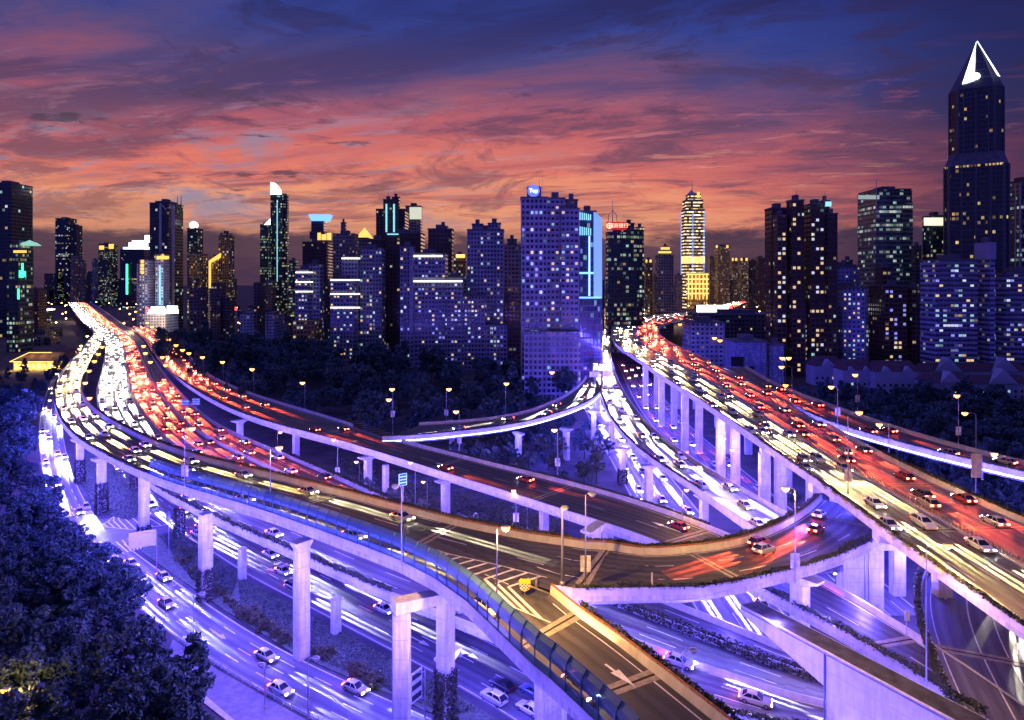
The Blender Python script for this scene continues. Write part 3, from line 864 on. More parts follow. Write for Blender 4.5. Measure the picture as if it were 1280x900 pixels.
# ------------------------------------------------------------------ median fence on the flyover
mf = MB(); s0, s1 = 0, RF.len; s = RF.near(1000, 540)
mid0 = RF.at((s+s1)/2, .5, 0, True)
while s < s1-2:
    p = RF.at(s, .5, 0, True)
    mf.box(p.x-.09, p.x+.09, p.y-.05, p.y+.05, p.z, p.z+1.0); s += .9
    if s+.9 < s1:
        q = RF.at(s, .5, 0, True)
        for z in (.35, .95): mf.tube([p+Vector((0,0,z)), q+Vector((0,0,z))], .035, 4)
mf.v = [(x-mid0.x, y-mid0.y, z-mid0.z) for x, y, z in mf.v]
o = mf.build('median_fence', mat('fence_paint', (.30, .27, .20), .6)); o.location = mid0
tag(o, 'low metal fence dividing the two halves of the straight flyover', 'fence')
q = MB()
for i in range(RF.n-1):
    w0 = RF.w(i)*.5; w1 = RF.w(i+1)*.5
    q.quad(RF.pt(i, w0-.35, .006), RF.pt(i, w0-.35, .18), RF.pt(i+1, w1-.35, .18), RF.pt(i+1, w1-.35, .006))
    q.quad(RF.pt(i, w0-.35, .18), RF.pt(i, w0+.35, .18), RF.pt(i+1, w1+.35, .18), RF.pt(i+1, w1-.35, .18))
    q.quad(RF.pt(i, w0+.35, .18), RF.pt(i, w0+.35, .006), RF.pt(i+1, w1+.35, .006), RF.pt(i+1, w1+.35, .18))
RF.put('median', q, M_CONC_P)

# ------------------------------------------------------------------ fence between sidewalk and west street
q = MB(); s = RL.near(250, 800); e_ = RL.len; prev = None
base = RL.at((s+e_)/2, -.3, 0)
while s < e_:
    p = RL.at(s, -.35, 0); q.box(p.x-.05, p.x+.05, p.y-.05, p.y+.05, .1, 1.15)
    if prev is not None:
        for z in (.3, .7, 1.05): q.tube([prev+Vector((0,0,z)), p+Vector((0,0,z))], .03, 4)
        for k in range(1, 6):
            u = prev.lerp(p, k/6); q.box(u.x-.015, u.x+.015, u.y-.015, u.y+.015, .3, 1.05)
    prev = p; s += 2.0
q.v = [(x-base.x, y-base.y, z) for x, y, z in q.v]
o = q.build('street_fence', mat('white_fence', (.5, .5, .5), .5)); o.location = (base.x, base.y, 0)
tag(o, 'light metal railing between the paved sidewalk and the west street', 'fence')

# ------------------------------------------------------------------ piers (image position of the foot)
def P0(px, py): p = W(px, py, 0); return p.x, p.y
def rampz(rd, x, y, drop):
    bi = min(range(rd.n), key=lambda i: ((rd.L[i].x+rd.R[i].x)/2-x)**2+((rd.L[i].y+rd.R[i].y)/2-y)**2)
    return rd.L[bi].z-rd.par-drop, heading(rd, rd.s[bi])
def put_pier(rd, px, py, w=2.0, d=1.7, cap=5.0, gird=2.2, vine=0, vl=None):
    x, y = P0(px, py); z, a = rampz(rd, x, y, gird); pier(rd, x, y, z, a, w, d, cap)
    if vine: ivy_on(x, y, w, d, vine, vl, a)
put_pier(RA, 100, 604, vine=7.5, vl='dark creeper wrapping the ramp pier farthest back by the west street')
put_pier(RA, 127, 642, 2.1, 1.8, vine=8.5, vl='dark creeper on the ramp pier just above the hatched island')
put_pier(RA, 180, 672, 2.2, 1.8, cap=0, vine=3.2, vl='short skirt of creeper round the pier beside the hatched island')
put_pier(RA, 257, 750, 2.3, 1.9, cap=0, vine=6.5, vl='reddish brown creeper round the pier in the planted island')
put_pier(RA, 377, 822, 2.3, 1.9, cap=3.4)
put_pier(RA, 557, 905, 2.3, 1.9, cap=0, vine=8.0, vl='tall dark creeper on the pier beside the waiting cars')
put_pier(RA1, 683, 962, 2.6, 2.2, cap=3.4)
put_pier(RB, 742, 800, 2.4, 2.0, cap=6)
for px, py in ((303,724),(225,672),(420,792),(168,612)): put_pier(RM, px, py, 1.5, 1.5, cap=0, gird=1.9)
s = 60
while s < RM.near(140, 470):
    c = RM.at(s, .5, 0, True)
    for f in (.2, .8):
        u = RM.at(s, f, 0, True); pier(RM, u.x, u.y, c.z-1.9, heading(RM, s), 1.8, 1.5, 0)
    s += 60
for px, py in ((560,872),(700,905),(840,918)): put_pier(RM, px, py, 1.8, 1.5, cap=5, gird=1.9)
for px, py in ((240,548),(300,556),(370,572),(460,609),(557,643),(680,668),(760,712)): put_pier(RC, px, py, 2.2, 1.7, cap=6.5, gird=2.2)
put_pier(RC, 482, 616, 1.6, 1.6, cap=0)
for px, py in ((565,563),(648,581),(708,575)): put_pier(RE, px, py, 2.0, 1.7, cap=5.0, gird=1.8)
put_pier(RG, 742, 550); put_pier(RG, 765, 565); put_pier(RG, 748, 520, cap=4)
put_pier(RG, 778, 604, vine=4.5, vl='dark creeper round the foot of an S ramp pier'); put_pier(RG, 811, 628); put_pier(RG, 880, 668)
for yy in (340, 298, 251, 206, 168, 140, 112):
    s = min(range(RF.n), key=lambda i: abs((RF.L[i].y+RF.R[i].y)/2-yy)); z = RF.L[s].z-1.1-2.4; a = heading(RF, RF.s[s])
    for f in ((.14, .30, .62, .86) if yy > 150 else (.55, .86)):
        p = RF.at(RF.s[s], f, 0, True); pier(RF, p.x, p.y, z, a, 2.6, 2.0, 0)
    # cross beam over the columns, resting on them
    l = RF.at(RF.s[s], .10, 0, True); r = RF.at(RF.s[s], .90, 0, True)
    loc = Vector(RF.root.location); cx = (l+r)*.5; M = Matrix.Translation(Vector((cx.x, cx.y, 0))-loc) @ Matrix.Rotation(a, 4, 'Z')
    b = MB(); wd = (l-r).length/2; b.box(-wd, wd, -1.1, 1.1, z-1.6, z+.01, M=M); b.build('cross_beam', M_PIER, RF.root)
for i in (int(RF.n*.22), int(RF.n*.3), int(RF.n*.38)):
    for f in (.2, .8):
        p = RF.at(RF.s[i], f, 0, True); pier(RF, p.x, p.y, RF.L[i].z-3.5, heading(RF, RF.s[i]), 2.4, 2.0, 0)
for px, py in ((1206,742),(1090,672)): put_pier(RX, px, py, 2.0, 1.8, cap=5, gird=1.8)
put_pier(RB, 1000, 850, 2.4, 2.2, cap=7)
# portal leg beside the branch ramp: free-standing column with a cranked beam reaching under the deck
pr = empty('portal_pier', (W(502, 940, 0).x, W(502, 940, 0).y, 0))
tag(pr, 'pale square pier with a cranked beam reaching up under the branch ramp', 'pier')
q = MB(); q.prism(chamfer_plan(-1.15, 1.15, -1, 1, .15), 0, 19.2); q.build('pier_shaft', M_PIER, pr)
lp = Vector(pr.location); tgt = W(560, 738, 20.3); d3 = tgt-lp; dirh = Vector((d3.x, d3.y, 0)).normalized(); side3 = Vector((dirh.y, -dirh.x, 0))
q = MB(); a0 = Vector((0, 0, 0))-dirh*1.2; a1 = dirh*(Vector((d3.x, d3.y, 0)).length+2.5)
for (za0, za1, zb0, zb1) in ((19.2, 20.2, 18.6, 20.25),):
    lo0 = a0+Vector((0,0,za0-.0)); 
    pts = [a0+Vector((0,0,19.203)), a1+Vector((0,0,18.9)), a1+Vector((0,0,20.2)), a0+Vector((0,0,20.8))]
    A_ = [p-side3*1.05 for p in pts]; B_ = [p+side3*1.05 for p in pts]
    q.face(A_); q.face(B_[::-1])
    for k in range(4): q.quad(A_[k], B_[k], B_[(k+1)%4], A_[(k+1)%4])
q.build('cranked_beam', M_PIER, pr)

# massive cantilever cap at the lower right that carries the curved deck
cp = empty('cantilever_pier', (W(1060, 905, 0).x, W(1060, 905, 0).y, 0)); cl = Vector(cp.location)
tag(cp, 'massive pale concrete wall pier with a slanted cantilever nose at the lower right', 'pier')
a = W(925, 757, 15.5); b = W(1190, 900, 15.5); dd = (b-a); dd.z = 0; ln = dd.length; dd.normalize(); nn = Vector((-dd.y, dd.x, 0))
if nn.y < 0: nn = -nn
prof = [(0, 15.5), (0, 14.5), (ln*.481, 10.85), (ln*.481, 0), (ln*1.35, 0), (ln*1.35, 15.5)]
q = MB(); A_ = [a-cl+dd*s_+Vector((0,0,z_-15.5)) for s_, z_ in prof]; B_ = [p+nn*3.6 for p in A_]
q.face(A_); q.face(B_[::-1])
for k in range(len(prof)): q.quad(A_[k], B_[k], B_[(k+1)%len(prof)], A_[(k+1)%len(prof)])
q.build('wall_shaft', mat('wall_concrete', (.62, .62, .64), .85, vary=.2, scale=.6, streak=2.0), cp)
q = MB(); tp = [A_[0], B_[0], B_[-1], A_[-1]]; up_ = Vector((0, 0, .004)); q.face([A_[0]+nn*.35+up_, B_[0]-nn*.1+up_, B_[-1]-nn*.1+up_, A_[-1]+nn*.35+up_])
q.build('stained_top', mat('mossy_black', (.05, .05, .055), .9, vary=.6, scale=.5), cp)
q = MB(); p = [a-cl+dd*(ln*.47+.15)+Vector((0,0,z_-15.5)) - nn*.12 for z_ in (1.5, 15.4)]; q.tube(p, .12, 8)
q.tube([a-cl+dd*.3+Vector((0,0,-.25))-nn*.1, a-cl+dd*ln*1.3+Vector((0,0,-.25))-nn*.1], .10, 8)
q.build('drain_pipe', mat('blue_pipe', (.16, .18, .34), .5), cp)
q = MB(); p0 = a-cl+dd*(ln*.80)-nn*.03
for (x0, x1, z0, z1) in ((0, 5, 9.6, 9.9), (0, .3, 5.1, 9.6), (4.7, 5, 5.1, 9.6), (2.3, 2.6, 5.1, 9.6)):
    q.box(x0, x1, -.05, .12, z0, z1, M=Matrix.Translation((p0.x, p0.y, 0)) @ Matrix(((dd.x, nn.x, 0, 0), (dd.y, nn.y, 0, 0), (0, 0, 1, 0), (0, 0, 0, 1))))
q.build('door_frame', M_STEEL, cp)
# white wall pier under the curved deck at the far right
wx = W(1085, 800, 0)
wp = empty('wall_pier', (66.0, 128, 0)); tag(wp, 'brightly lit white wall pier under the end of the curved deck', 'pier')
q = MB(); q.box(-4.5, 3.0, -1.4, 1.4, 0, 14.0); q.build('wall_shaft', M_PIER, wp)
q = MB(); q.box(-5.5, 6, -1.9, 1.9, 14.002, 15.2); q.build('pier_cap', M_PIER, wp)
q = MB(); q.tube([(-.6, -1.55, .3), (-.6, -1.55, 13.8)], .12, 8); q.tube([(.1, -1.55, .3), (.1, -1.55, 13.8)], .12, 8); q.build('drain_pipe', M_STEEL, wp)
# ------------------------------------------------------------------ planting along the decks
hedge(RA, 'L', .15, 1.0, RA.near(85, 475), RA.near(228, 590), .55, .5, 'dark clipped hedge topping the outer edge of the sweeping ramp')
hedge(RA, 'R', -.35, .75, RA.near(115, 455), RA.near(320, 600), .7, .6, 'rust tinged hedge on the inner edge of the sweeping ramp, upper bend')
hedge(RA, 'R', -.35, .75, RA.near(320, 600), RA.len-1, .7, .6, 'dark green hedge behind the orange rail of the ramp before the fork')
hedge(RB, 'L', -.45, .7, 2, RB.near(950, 690), .8, .7, 'dark green hedge behind the orange rail on the inside of the curved deck')
hedge(RB, 'L', -.45, .6, RB.near(950, 690), RB.len, 1.1, .8, 'bushy hedge on the inside of the curved deck where it meets the flyover')
hedge(RB, 'R', .25, .75, RB.near(730, 708), RB.near(1000, 690), .7, .6, 'dark brown hedge along the outer lip of the curved deck')
hedge(RB, 'R', .3, .75, RB.near(1000, 690), RB.len-8, 1.4, .8, 'taller bushy hedge at the outer end of the curved deck under the flyover')
hedge(RA1, 'R', -.4, .55, 12, RA1.len, .9, .7, 'hedge hanging outside the orange rail of the branch ramp')
hedge(RC, 'R', -.2, .75, RC.near(500, 560), RC.near(860, 655), .6, .5, 'thin reddish hedge on the far parapet of the long centre ramp')
hedge(RC, 'L', .15, .95, RC.near(240, 478), RC.near(400, 535), .5, .5, 'rusty hedge on the near parapet of the long centre ramp')
hedge(RC, 'L', .3, .75, RC.near(960, 720), RC.len, 1.0, .8, 'blue lit hedge along the lower ramp above the wall pier')
hedge(RE, 'R', .1, .95, 4, RE.len-2, .45, .4, 'thin dark hedge above the blue strip of the link ramp')
hedge(RG, 'L', .1, .95, RG.near(757, 500), RG.near(900, 620), .5, .4, 'thin dark hedge on the west parapet of the S ramp')
hedge(RF, 'L', .1, .85, RF.near(1010, 560), RF.len-2, .5, .5, 'yellow lit hedge in troughs on the near parapet of the flyover', lsz=(.2, .38))
hedge(RF, 'R', .05, .9, RF.near(1050, 560), RF.len-4, .5, .5, 'low hedge on the far parapet of the flyover')
hedge(RX, 'L', .1, .95, RX.near(1030, 518), RX.len-2, .5, .4, 'thin hedge above the blazing strip of the slip road')
hedge(RQ, 'L', -.45, .5, 0, RQ.len-3, 1.3, 1.0, 'yellowish hedge along the outer curb of the curved road at the lower right', lsz=(.22, .42))
hedge(RM, 'L', .2, .85, RM.near(160, 570), RM.near(560, 720), .9, .8, 'dark clipped hedge along the west parapet of the low viaduct')
hedge(RM, 'L', .2, .85, RM.near(720, 770), RM.len-1, .9, .8, 'dark hedge on the low viaduct parapet below the branch ramp')
hedge(RM, 'R', .1, .85, RM.near(300, 555), RM.near(470, 625), .9, .7, 'blue lit hedge between the low viaduct and the shrubs under the centre ramp')
# planted strip in the middle of the low viaduct after the fork
hs0, hs1 = RM.near(735, 760), RM.len
mid = []
q = MB(); rr = random.Random(5)
for _ in range(5200):
    s = rr.uniform(hs0, hs1); p = RM.at(s, .765, .2, True) + Vector((rr.uniform(-1.2, 1.2), rr.uniform(-1.2, 1.2), rr.random()*.8)); leaf_quad(q, p, rr.uniform(.25, .5), rr)
mp = RM.at((hs0+hs1)/2, .765, 0, True); q.v = [(x-mp.x, y-mp.y, z-mp.z) for x, y, z in q.v]
o = q.build('hedge', M_HEDGE); o.location = mp; tag(o, 'wide blue lit hedge splitting the low viaduct behind the branch ramp', 'hedge')

# troughs bracketed on the flyover edge
ptrough = MB(); ptrough.box(-.9, .9, -.25, .25, 0, .5)
pm = ptrough.mesh('planter_trough', M_CONC_P)
s = RF.near(1090, 640); 
while s < RF.near(1290, 770):
    p = RF.at(s, -.3, .35); o = link('planter_trough', pm, None, p, heading(RF, s)+pi/2)
    tag(o, 'concrete plant trough bracketed on the near edge of the flyover', 'planter', 'plant troughs on the flyover edge'); s += 4.0

# ------------------------------------------------------------------ street lamps
SOD = (1.0, .50, .13)
M_SODFAR = mat('sodium_lamp_far', (.9, .7, .4), .4, emit=(1, .46, .11), estr=42, sample=False)
def street_lamp(head, foot, zf, label, group=None, lit=True, arm=None, energy=2600, banner=False, color=SOD, cat='street lamp', thick=1.0, small=False):
    b = W(foot[0], foot[1], zf); D = b.y
    ht = H-(head[1]-HY)*D/F_PX - zf; ox = (head[0]-foot[0])*D/F_PX
    if arm is not None: ox = arm
    r = empty('street_lamp', b); tag(r, label, cat, group)
    rad = (.10 if not small else .07)*thick
    q = MB(); sg = 1 if ox >= 0 else -1; ax = abs(ox)
    if ax < .25: ax = .9
    q.tube([(0, 0, 0), (0, 0, .5)], [rad*1.9, rad*1.8], 8)
    q.tube([(0, 0, .5), (0, 0, ht-.9), (0, 0, ht-.35), (sg*ax*.25, 0, ht-.05), (sg*ax*.85, 0, ht+.05)], [rad, rad*.7, rad*.65, rad*.55, rad*.5], 8)
    q.build('pole', M_STEEL, r, smooth=True)
    hb = MB(); k = 1.0 if not small else .7
    hb.box(-.42*k, .42*k, -.16*k, .16*k, .02, .16*k); hb.prism([(-.3*k, -.1*k), (.3*k, -.1*k), (.3*k, .1*k), (-.3*k, .1*k)], .16*k, .24*k)
    h_ = hb.build('lamp_head', M_STEEL, r); h_.location = (sg*ax, 0, ht)
    gb = MB(); seg = 8
    k *= 1.05 + min(3.8, D/135)
    for (z0, r0, z1, r1) in ((.02, .34*k, -.14*k, .30*k), (-.14*k, .30*k, -.30*k, .10*k)):
        gb.prism([(cos(2*pi*i/seg)*r1, sin(2*pi*i/seg)*r1*.75) for i in range(seg)], z1, z0, top=[(cos(2*pi*i/seg)*r0, sin(2*pi*i/seg)*r0*.75) for i in range(seg)])
    lm = (M_SODIUM if energy else M_SODFAR) if lit else M_OFFLAMP
    g_ = gb.build('lamp_glass', lm, h_)
    if banner:
        bb = MB()
        for sx in (-1, 1): bb.box(sx*.42-.28, sx*.42+.28, -.03, .03, 2.2, 4.4)
        bb.build('banner', mat('banner_cloth', (.62, .60, .60), .8, vary=.5, scale=.9), r)
    if lit and energy: light('POINT', (sg*ax, 0, ht-.45), energy*5.0, color, r, .25)
    return r

GL1 = 'orange lamps along the long centre ramp'
for i, (hx, hy, fx, fy) in enumerate(((253,446,254,468),(278,452,279,479),(315,461,317,492),(378,478,381,511))):
    street_lamp((hx, hy), (fx, fy), 12, ['lit lamp on the centre ramp, fourth back from the link', 'lit lamp on the centre ramp, third back from the link', 'lit lamp on the centre ramp against the dark park, second from the link', 'lit lamp on the centre ramp nearest the link ramp fork'][i], GL1)
FARL = [(184,403,185,412),(190,408,191,418),(197,412,198,424),(204,419,205,431),(211,424,212,437),(220,431,221,446),(228,437,229,453),(236,441,237,459)]
for hx, hy, fx, fy in FARL: street_lamp((hx, hy), (fx, fy), 12, 'tiny lit lamp in the receding row along the far centre ramp', 'far lamps along the centre ramp', energy=2600)
FAR2 = [(178,432,178,444),(196,432,196,444),(180,441,180,453),(201,446,201,458),(186,452,186,464),(207,456,208,468)]
for hx, hy, fx, fy in FAR2: street_lamp((hx, hy), (fx, fy), 10, 'tiny lit lamp on the red carriageway of the low viaduct', 'lamps on the red carriageway', energy=2000)
for hx, hy, fx, fy in [(126,433,126,446),(121,442,121,455),(116,451,116,465),(109,463,109,478),(104,478,104,494),(109,497,109,512)]:
    street_lamp((hx, hy), (fx, fy), 13, 'tiny lit lamp on the inner edge of the sweeping ramp bend', 'lamps on the upper bend of the sweeping ramp', energy=2400)
for i, (hx, hy, fx, fy) in enumerate(((490,486,491,529),(558,486,558,527),(633,479,632,519),(690,465,689,503))):
    street_lamp((hx, hy), (fx, fy), 13, ['lit lamp on the link ramp, tallest at its west end', 'lit lamp on the link ramp, second from its west end', 'lit lamp on the link ramp, third from its west end', 'lit lamp on the link ramp nearest the S ramp'][i], 'orange lamps along the link ramp', banner=i in (0, 1))
street_lamp((486,499), (491,545), 12.6, 'lit lamp on the gore where link and centre ramp part', energy=3000)
street_lamp((570,514), (574,563), 12, 'lit lamp with banner on the far parapet of the centre ramp past the gore', energy=3000, banner=True)
street_lamp((693,537), (697,593), 12, 'lit lamp with banner on the centre ramp in front of the tree clump', energy=3000, banner=True)
UL = 'orange lamps below the centre ramp'
for i, (hx, hy, fx, fy) in enumerate(((417,549,422,603),(448,577,449,606),(513,578,519,640),(529,602,534,632),(642,613,645,664),(657,630,659,662),(347,540,347,566),(350,560,351,590))):
    street_lamp((hx, hy), (fx, fy), 1.0 if i in (1,3,5) else 4, 'lit lamp among the shrubs beneath the centre ramp', UL, energy=900, small=True, banner=i in (0, 4))
street_lamp((240,535), (231,609), 21.8, 'tall lamp with dark banner at the start of the glass screen', energy=14000, banner=True)
street_lamp((349,559), (338,640), 22.6, 'lit lamp rising through the glass screen, nearer its start', energy=16000)
street_lamp((500,607), (502,712), 22.6, 'dark unlit pole on the glass screen carrying a small sign', lit=False)
street_lamp((632,659), (621,778), 22.4, 'lit lamp with curved arm in the middle of the glass screen', energy=17000)
street_lamp((703,634), (703,731), 22.4, 'leaning thick orange lit pole at the tip of the fork', lit=False, arm=.3, thick=2.0)
street_lamp((733,616), (732,735), 22.3, 'unlit pole with paired white banners beside the fork tip', lit=False, banner=True)
street_lamp((982,610), (994,729), 19.4, 'lit lamp on the outer lip of the curved deck', energy=12000, banner=True)
street_lamp((1074,515), (1060,617), 25, 'lit lamp with white banners on the near edge of the flyover', energy=22000, banner=True)
street_lamp((1185,681), (1158,872), 12, 'yellow lamp with long arm standing by the curved road under the flyover', energy=5000)
street_lamp((866,812), (853,905), 11, 'slender unlit lamp rising in front of the blue roadway', lit=False)
for i, (hx, hy, fx, fy) in enumerate(((1039,483,1047,530),(1069,468,1072,512),(1099,530,1111,566),(1196,494,1198,555),(1206,516,1220,613),(1243,567,1228,600))):
    street_lamp((hx, hy), (fx, fy), (25, 24.4, 25, 22.6, 12, 22)[i], ['lit lamp with pink banner on the far flyover parapet', 'lit lamp with banner behind the slip road gore', 'low lit lamp at the flyover far parapet', 'lit lamp with white banner on the slip road', 'lamp beside the tall beige sign below the slip road', 'lit lamp farthest right on the slip road'][i], banner=i in (0, 1, 3), energy=3600)
for i, (hx, hy, fx, fy) in enumerate(((893,422,905,452),(900,425,905,452),(850,405,848,434),(978,447,982,492),(986,447,982,492),(977,458,990,494),(982,481,990,496))):
    street_lamp((hx, hy), (fx, fy), 25 if i not in (2,) else 6, 'lit orange lamp in the cluster on the flyover before the slip road', 'lamps on the far flyover', energy=3000)
for i, (hx, hy, fx, fy) in enumerate(((252,742,242,829),(327,830,331,886),(395,822,385,905))):
    street_lamp((hx, hy), (fx, fy), 0, ['white slender lamp by the street fence, farthest back', 'angular white camera pole by the street fence', 'white slender lamp by the street fence, nearest'][i], lit=False, thick=.8)
for i, (hx, hy, fx, fy) in enumerate(((905,548,910,622),(899,545,910,622),(915,562,910,622),(874,583,878,640),(853,612,853,655))):
    street_lamp((hx, hy), (fx, fy), 0 if i < 3 else 12.5, 'small orange lamp between the S ramp and the flyover', 'lamps between the ramps', energy=1100, small=True)
for hx, hy, fx, fy in ((751,532,751,556),(700,470,700,490),(716,450,716,470),(722,450,722,470),(60,500,60,512),(57,512,57,525),(51,565,51,580),(56,538,56,552)):
    street_lamp((hx, hy), (fx, fy), 0, 'small warm lamp at ground level among the trees', 'ground lamps among trees', energy=900, small=True)
street_lamp((-8,862), (-8,985), 0, 'yellow park lamp among the crowns at the lower left corner', energy=2000, arm=1.5)
# lamps of the far streets
rr = random.Random(11)
for _ in range(70):
    x = rr.uniform(60, 300); y = rr.uniform(371, 404); 
    if 84 < x < 84+ (y-365)*2.2: x += 70
    street_lamp((x, y), (x, y+5*(y-356)/30+3), 0, 'pinpoint street lamp in the distant city streets', 'pinpoint lamps of the distant streets', energy=0, small=True)
for _ in range(44):
    x = rr.uniform(735, 950); y = rr.uniform(366, 392)
    street_lamp((x, y), (x, y+5*(y-356)/30+3), 0, 'pinpoint street lamp in the distant city streets', 'pinpoint lamps of the distant streets', energy=0, small=True)
for x, y in ((95,372),(158,372),(100,432),(92,440),(98,436),(86,447),(108,420),(86,443),(88,440)): street_lamp((x, y), (x, y+9), 0, 'pinpoint street lamp in the distant city streets', 'pinpoint lamps of the distant streets', energy=0, small=True)
# a few real lights standing for nothing but those distant lamps' own light
for x, y, e_ in ((120,392,60000),(160,400,50000),(200,396,50000),(96,384,60000),(880,384,90000),(800,392,60000),(920,378,120000),(840,388,60000),(745,398,40000)):
    p = W(x, y, 22); light('POINT', p, e_, (1, .62, .28), size=1.0, name='lamp_light')

# ------------------------------------------------------------------ blue strip lights under the decks, and added blue fill rows
BLUE = (.08, .065, 1.0); LAV = (.15, .10, 1.0)
KB = 2.2
light_row(RE, 1.30, -3.2, 9, 2600*KB, BLUE, 5)
light_row(RX, -.35, -3.2, 9, 3600*KB, BLUE, RX.near(1010, 505))
light_row(RA, -.22, -5.0, 11, 3600*KB, LAV, RA.near(75, 500))
light_row(RA, .75, -5.2, 12, 3000*KB, LAV, RA.near(110, 530))
light_row(RA1, -.1, -6.2, 11, 4200*KB, LAV, 0)
light_row(RB, 1.18, -4.6, 11, 4600*KB, LAV, 8)
light_row(RB, .2, -5.2, 13, 3200*KB, BLUE, 4)
light_row(RC, -.30, -4.0, 11, 2600*KB, LAV, RC.near(190, 435), RC.near(780, 655))
light_row(RC, 1.3, -3.6, 14, 2000*KB, BLUE, RC.near(500, 560), RC.near(900, 680))
light_row(RG, -.35, -4.0, 12, 2600*KB, LAV, RG.near(757, 490))
light_row(RG, 1.4, -3.6, 16, 1800*KB, BLUE, RG.near(757, 490))
light_row(RM, -.14, -1.5, 12, 3000*KB, BLUE, RM.near(150, 560))
light_row(RM, .5, 7, 17, 2600*KB, LAV, RM.near(200, 590), RM.near(860, 815))
light_row(RF, -.10, -6, 14, 5600*KB, LAV, RF.near(800, 440), RF.near(1120, 670))
light_row(RF, .55, -6.5, 20, 5200*KB, BLUE, RF.near(800, 440), RF.near(1120, 670))
light_row(RC, -.9, -5.5, 12, 3200*KB, BLUE, RC.near(330, 520), RC.near(760, 640))  # blue fill added to brighten the planting beside the centre ramp
light_row(RE, 2.2, -4.5, 14, 3000*KB, BLUE, 10)
light_row(RQ, -.25, -3.5, 11, 2200*KB, LAV)
light_row(RL, .6, 9, 20, 1300*KB, BLUE, RL.near(60, 500))
light_row(RL, -.45, 21, 20, 7000*KB, BLUE, RL.near(60, 540))  # blue fill added high over the park trees to tint their crowns
light_row(RM, 1.02, 2.5, 14, 1500*KB, LAV, RM.near(900, 800))
light_row(RK, .4, 8, 18, 2200*KB, LAV, 0)
light_row(RN, .5, 7, 22, 2400*KB, LAV, 30)
# ------------------------------------------------------------------ road signs and boards
def board(name, px, py0, py1, px1, D, label, cat, m, post=True, zfoot=0, dep=.12, skew=0.0, stripes=0, sm=None, postx=None):
    x0 = (px-640)*D/F_PX; x1 = (px1-640)*D/F_PX; z1 = H-(py0-HY)*D/F_PX; z0 = H-(py1-HY)*D/F_PX
    r = empty(name, ((x0+x1)/2, D, zfoot)); tag(r, label, cat)
    w = (x1-x0)/2; zc_ = z0-zfoot, z1-zfoot
    q = MB(); Mx = Matrix.Rotation(skew, 4, 'Z')
    q.box(-w, w, -dep/2, dep/2, zc_[0], zc_[1], M=Mx); q.build('panel', m, r)
    if stripes:
        q = MB(); hgt = zc_[1]-zc_[0]
        for k in range(stripes):
            zz_ = zc_[0]+hgt*(k+.5)/stripes; q.box(-w*.86, w*.86, -dep/2-.02, -dep/2-.004, zz_-hgt*.09, zz_+hgt*.09, M=Mx)
        q.build('stripe', sm or M_LINE, r)
    if post:
        q = MB(); xx = w*(postx if postx is not None else 0); q.tube([(xx, .18, 0), (xx, .18, zc_[1]+.1)], .10, 8)
        for z_ in (zc_[0]+.3, zc_[1]-.3): q.tube([(0, dep/2, z_), (xx, .18, z_)], .05, 5)
        q.build('post', M_STEEL, r)
    return r
M_WPANEL = mat('white_panel', (.72, .70, .72), .5, vary=.1, scale=2)
M_GREEN = mat('sign_teal', (.03, .30, .28), .4)
board('road_sign', 163, 664, 684, 193, 150, 'white slanting traffic board on a post beside the hatched island', 'road sign', M_WPANEL, skew=.5, postx=1.15)
board('road_sign', 227, 500, 507, 237, 262, 'green road sign over the purple lanes, left one of the pair', 'road sign', M_GREEN, zfoot=10, stripes=2)
board('road_sign', 240, 498, 506, 250, 262, 'green road sign over the purple lanes, right one of the pair', 'road sign', M_GREEN, zfoot=10, stripes=3)
board('road_sign', 498, 592, 607, 509, 139, 'small mint lit direction sign on a thin pole by the shrubs', 'road sign', mat('sign_mint', (.55, .85, .75), .5, emit=(.5, .9, .75), estr=.7), zfoot=9, skew=.6, stripes=4, sm=M_GREEN)
board('road_sign', 510, 838, 876, 531, 98, 'pale striped board leaning edge-on by the portal pier', 'road sign', M_WPANEL, skew=1.0, stripes=3, sm=M_DKSTEEL, postx=1)
board('road_sign', 1214, 567, 597, 1227, 133, 'tall narrow beige sign panel beside the slip road', 'road sign', mat('beige_panel', (.50, .42, .22), .6, vary=.2, scale=1), zfoot=10)
board('lane_signal', 208, 640, 652, 213, 158, 'small dark signal head on a thin post by the ivy pillar', 'traffic signal', M_DKSTEEL)
board('overhead_sign', 737, 464.5, 471, 749, 300, 'violet lit overhead lane sign at the junction, left one', 'overhead sign', mat('violet_sign', (.5, .4, .7), .5, emit=(.5, .45, .95), estr=.8), zfoot=14, stripes=3)
board('overhead_sign', 754, 464.5, 471, 764, 300, 'violet lit overhead lane sign at the junction, right one', 'overhead sign', mat('pink_sign', (.6, .4, .6), .5, emit=(.7, .5, .85), estr=.8), zfoot=14, stripes=3)
# traffic warning shield at the fork: yellow with a red and white chequered lower half
b = W(656, 744, 22.4); r = empty('warning_sign', b); tag(r, 'yellow warning shield with red and white checks standing on the fork chevrons', 'warning sign')
q = MB(); q.tube([(0, .1, 0), (0, .1, 1.0)], .06, 6); q.build('post', M_STEEL, r)
def ext(pts, y0, y1):
    k = MB(); a_ = [(x, y0, z) for x, z in pts]; b_ = [(x, y1, z) for x, z in pts]; k.face(a_); k.face(b_[::-1])
    for i in range(len(pts)): k.quad(a_[i], b_[i], b_[(i+1) % len(pts)], a_[(i+1) % len(pts)])
    return k
sh = [(-.75, 1.5), (-.6, .8), (0, .45), (.6, .8), (.75, 1.5), (.75, 2.05), (.45, 2.25), (.2, 2.1), (0, 2.2), (-.2, 2.1), (-.45, 2.25), (-.75, 2.05)]
pn = ext(sh, -.05, .05).build('shield', mat('sign_yellow', (.72, .50, .05), .45), r)
q = MB()
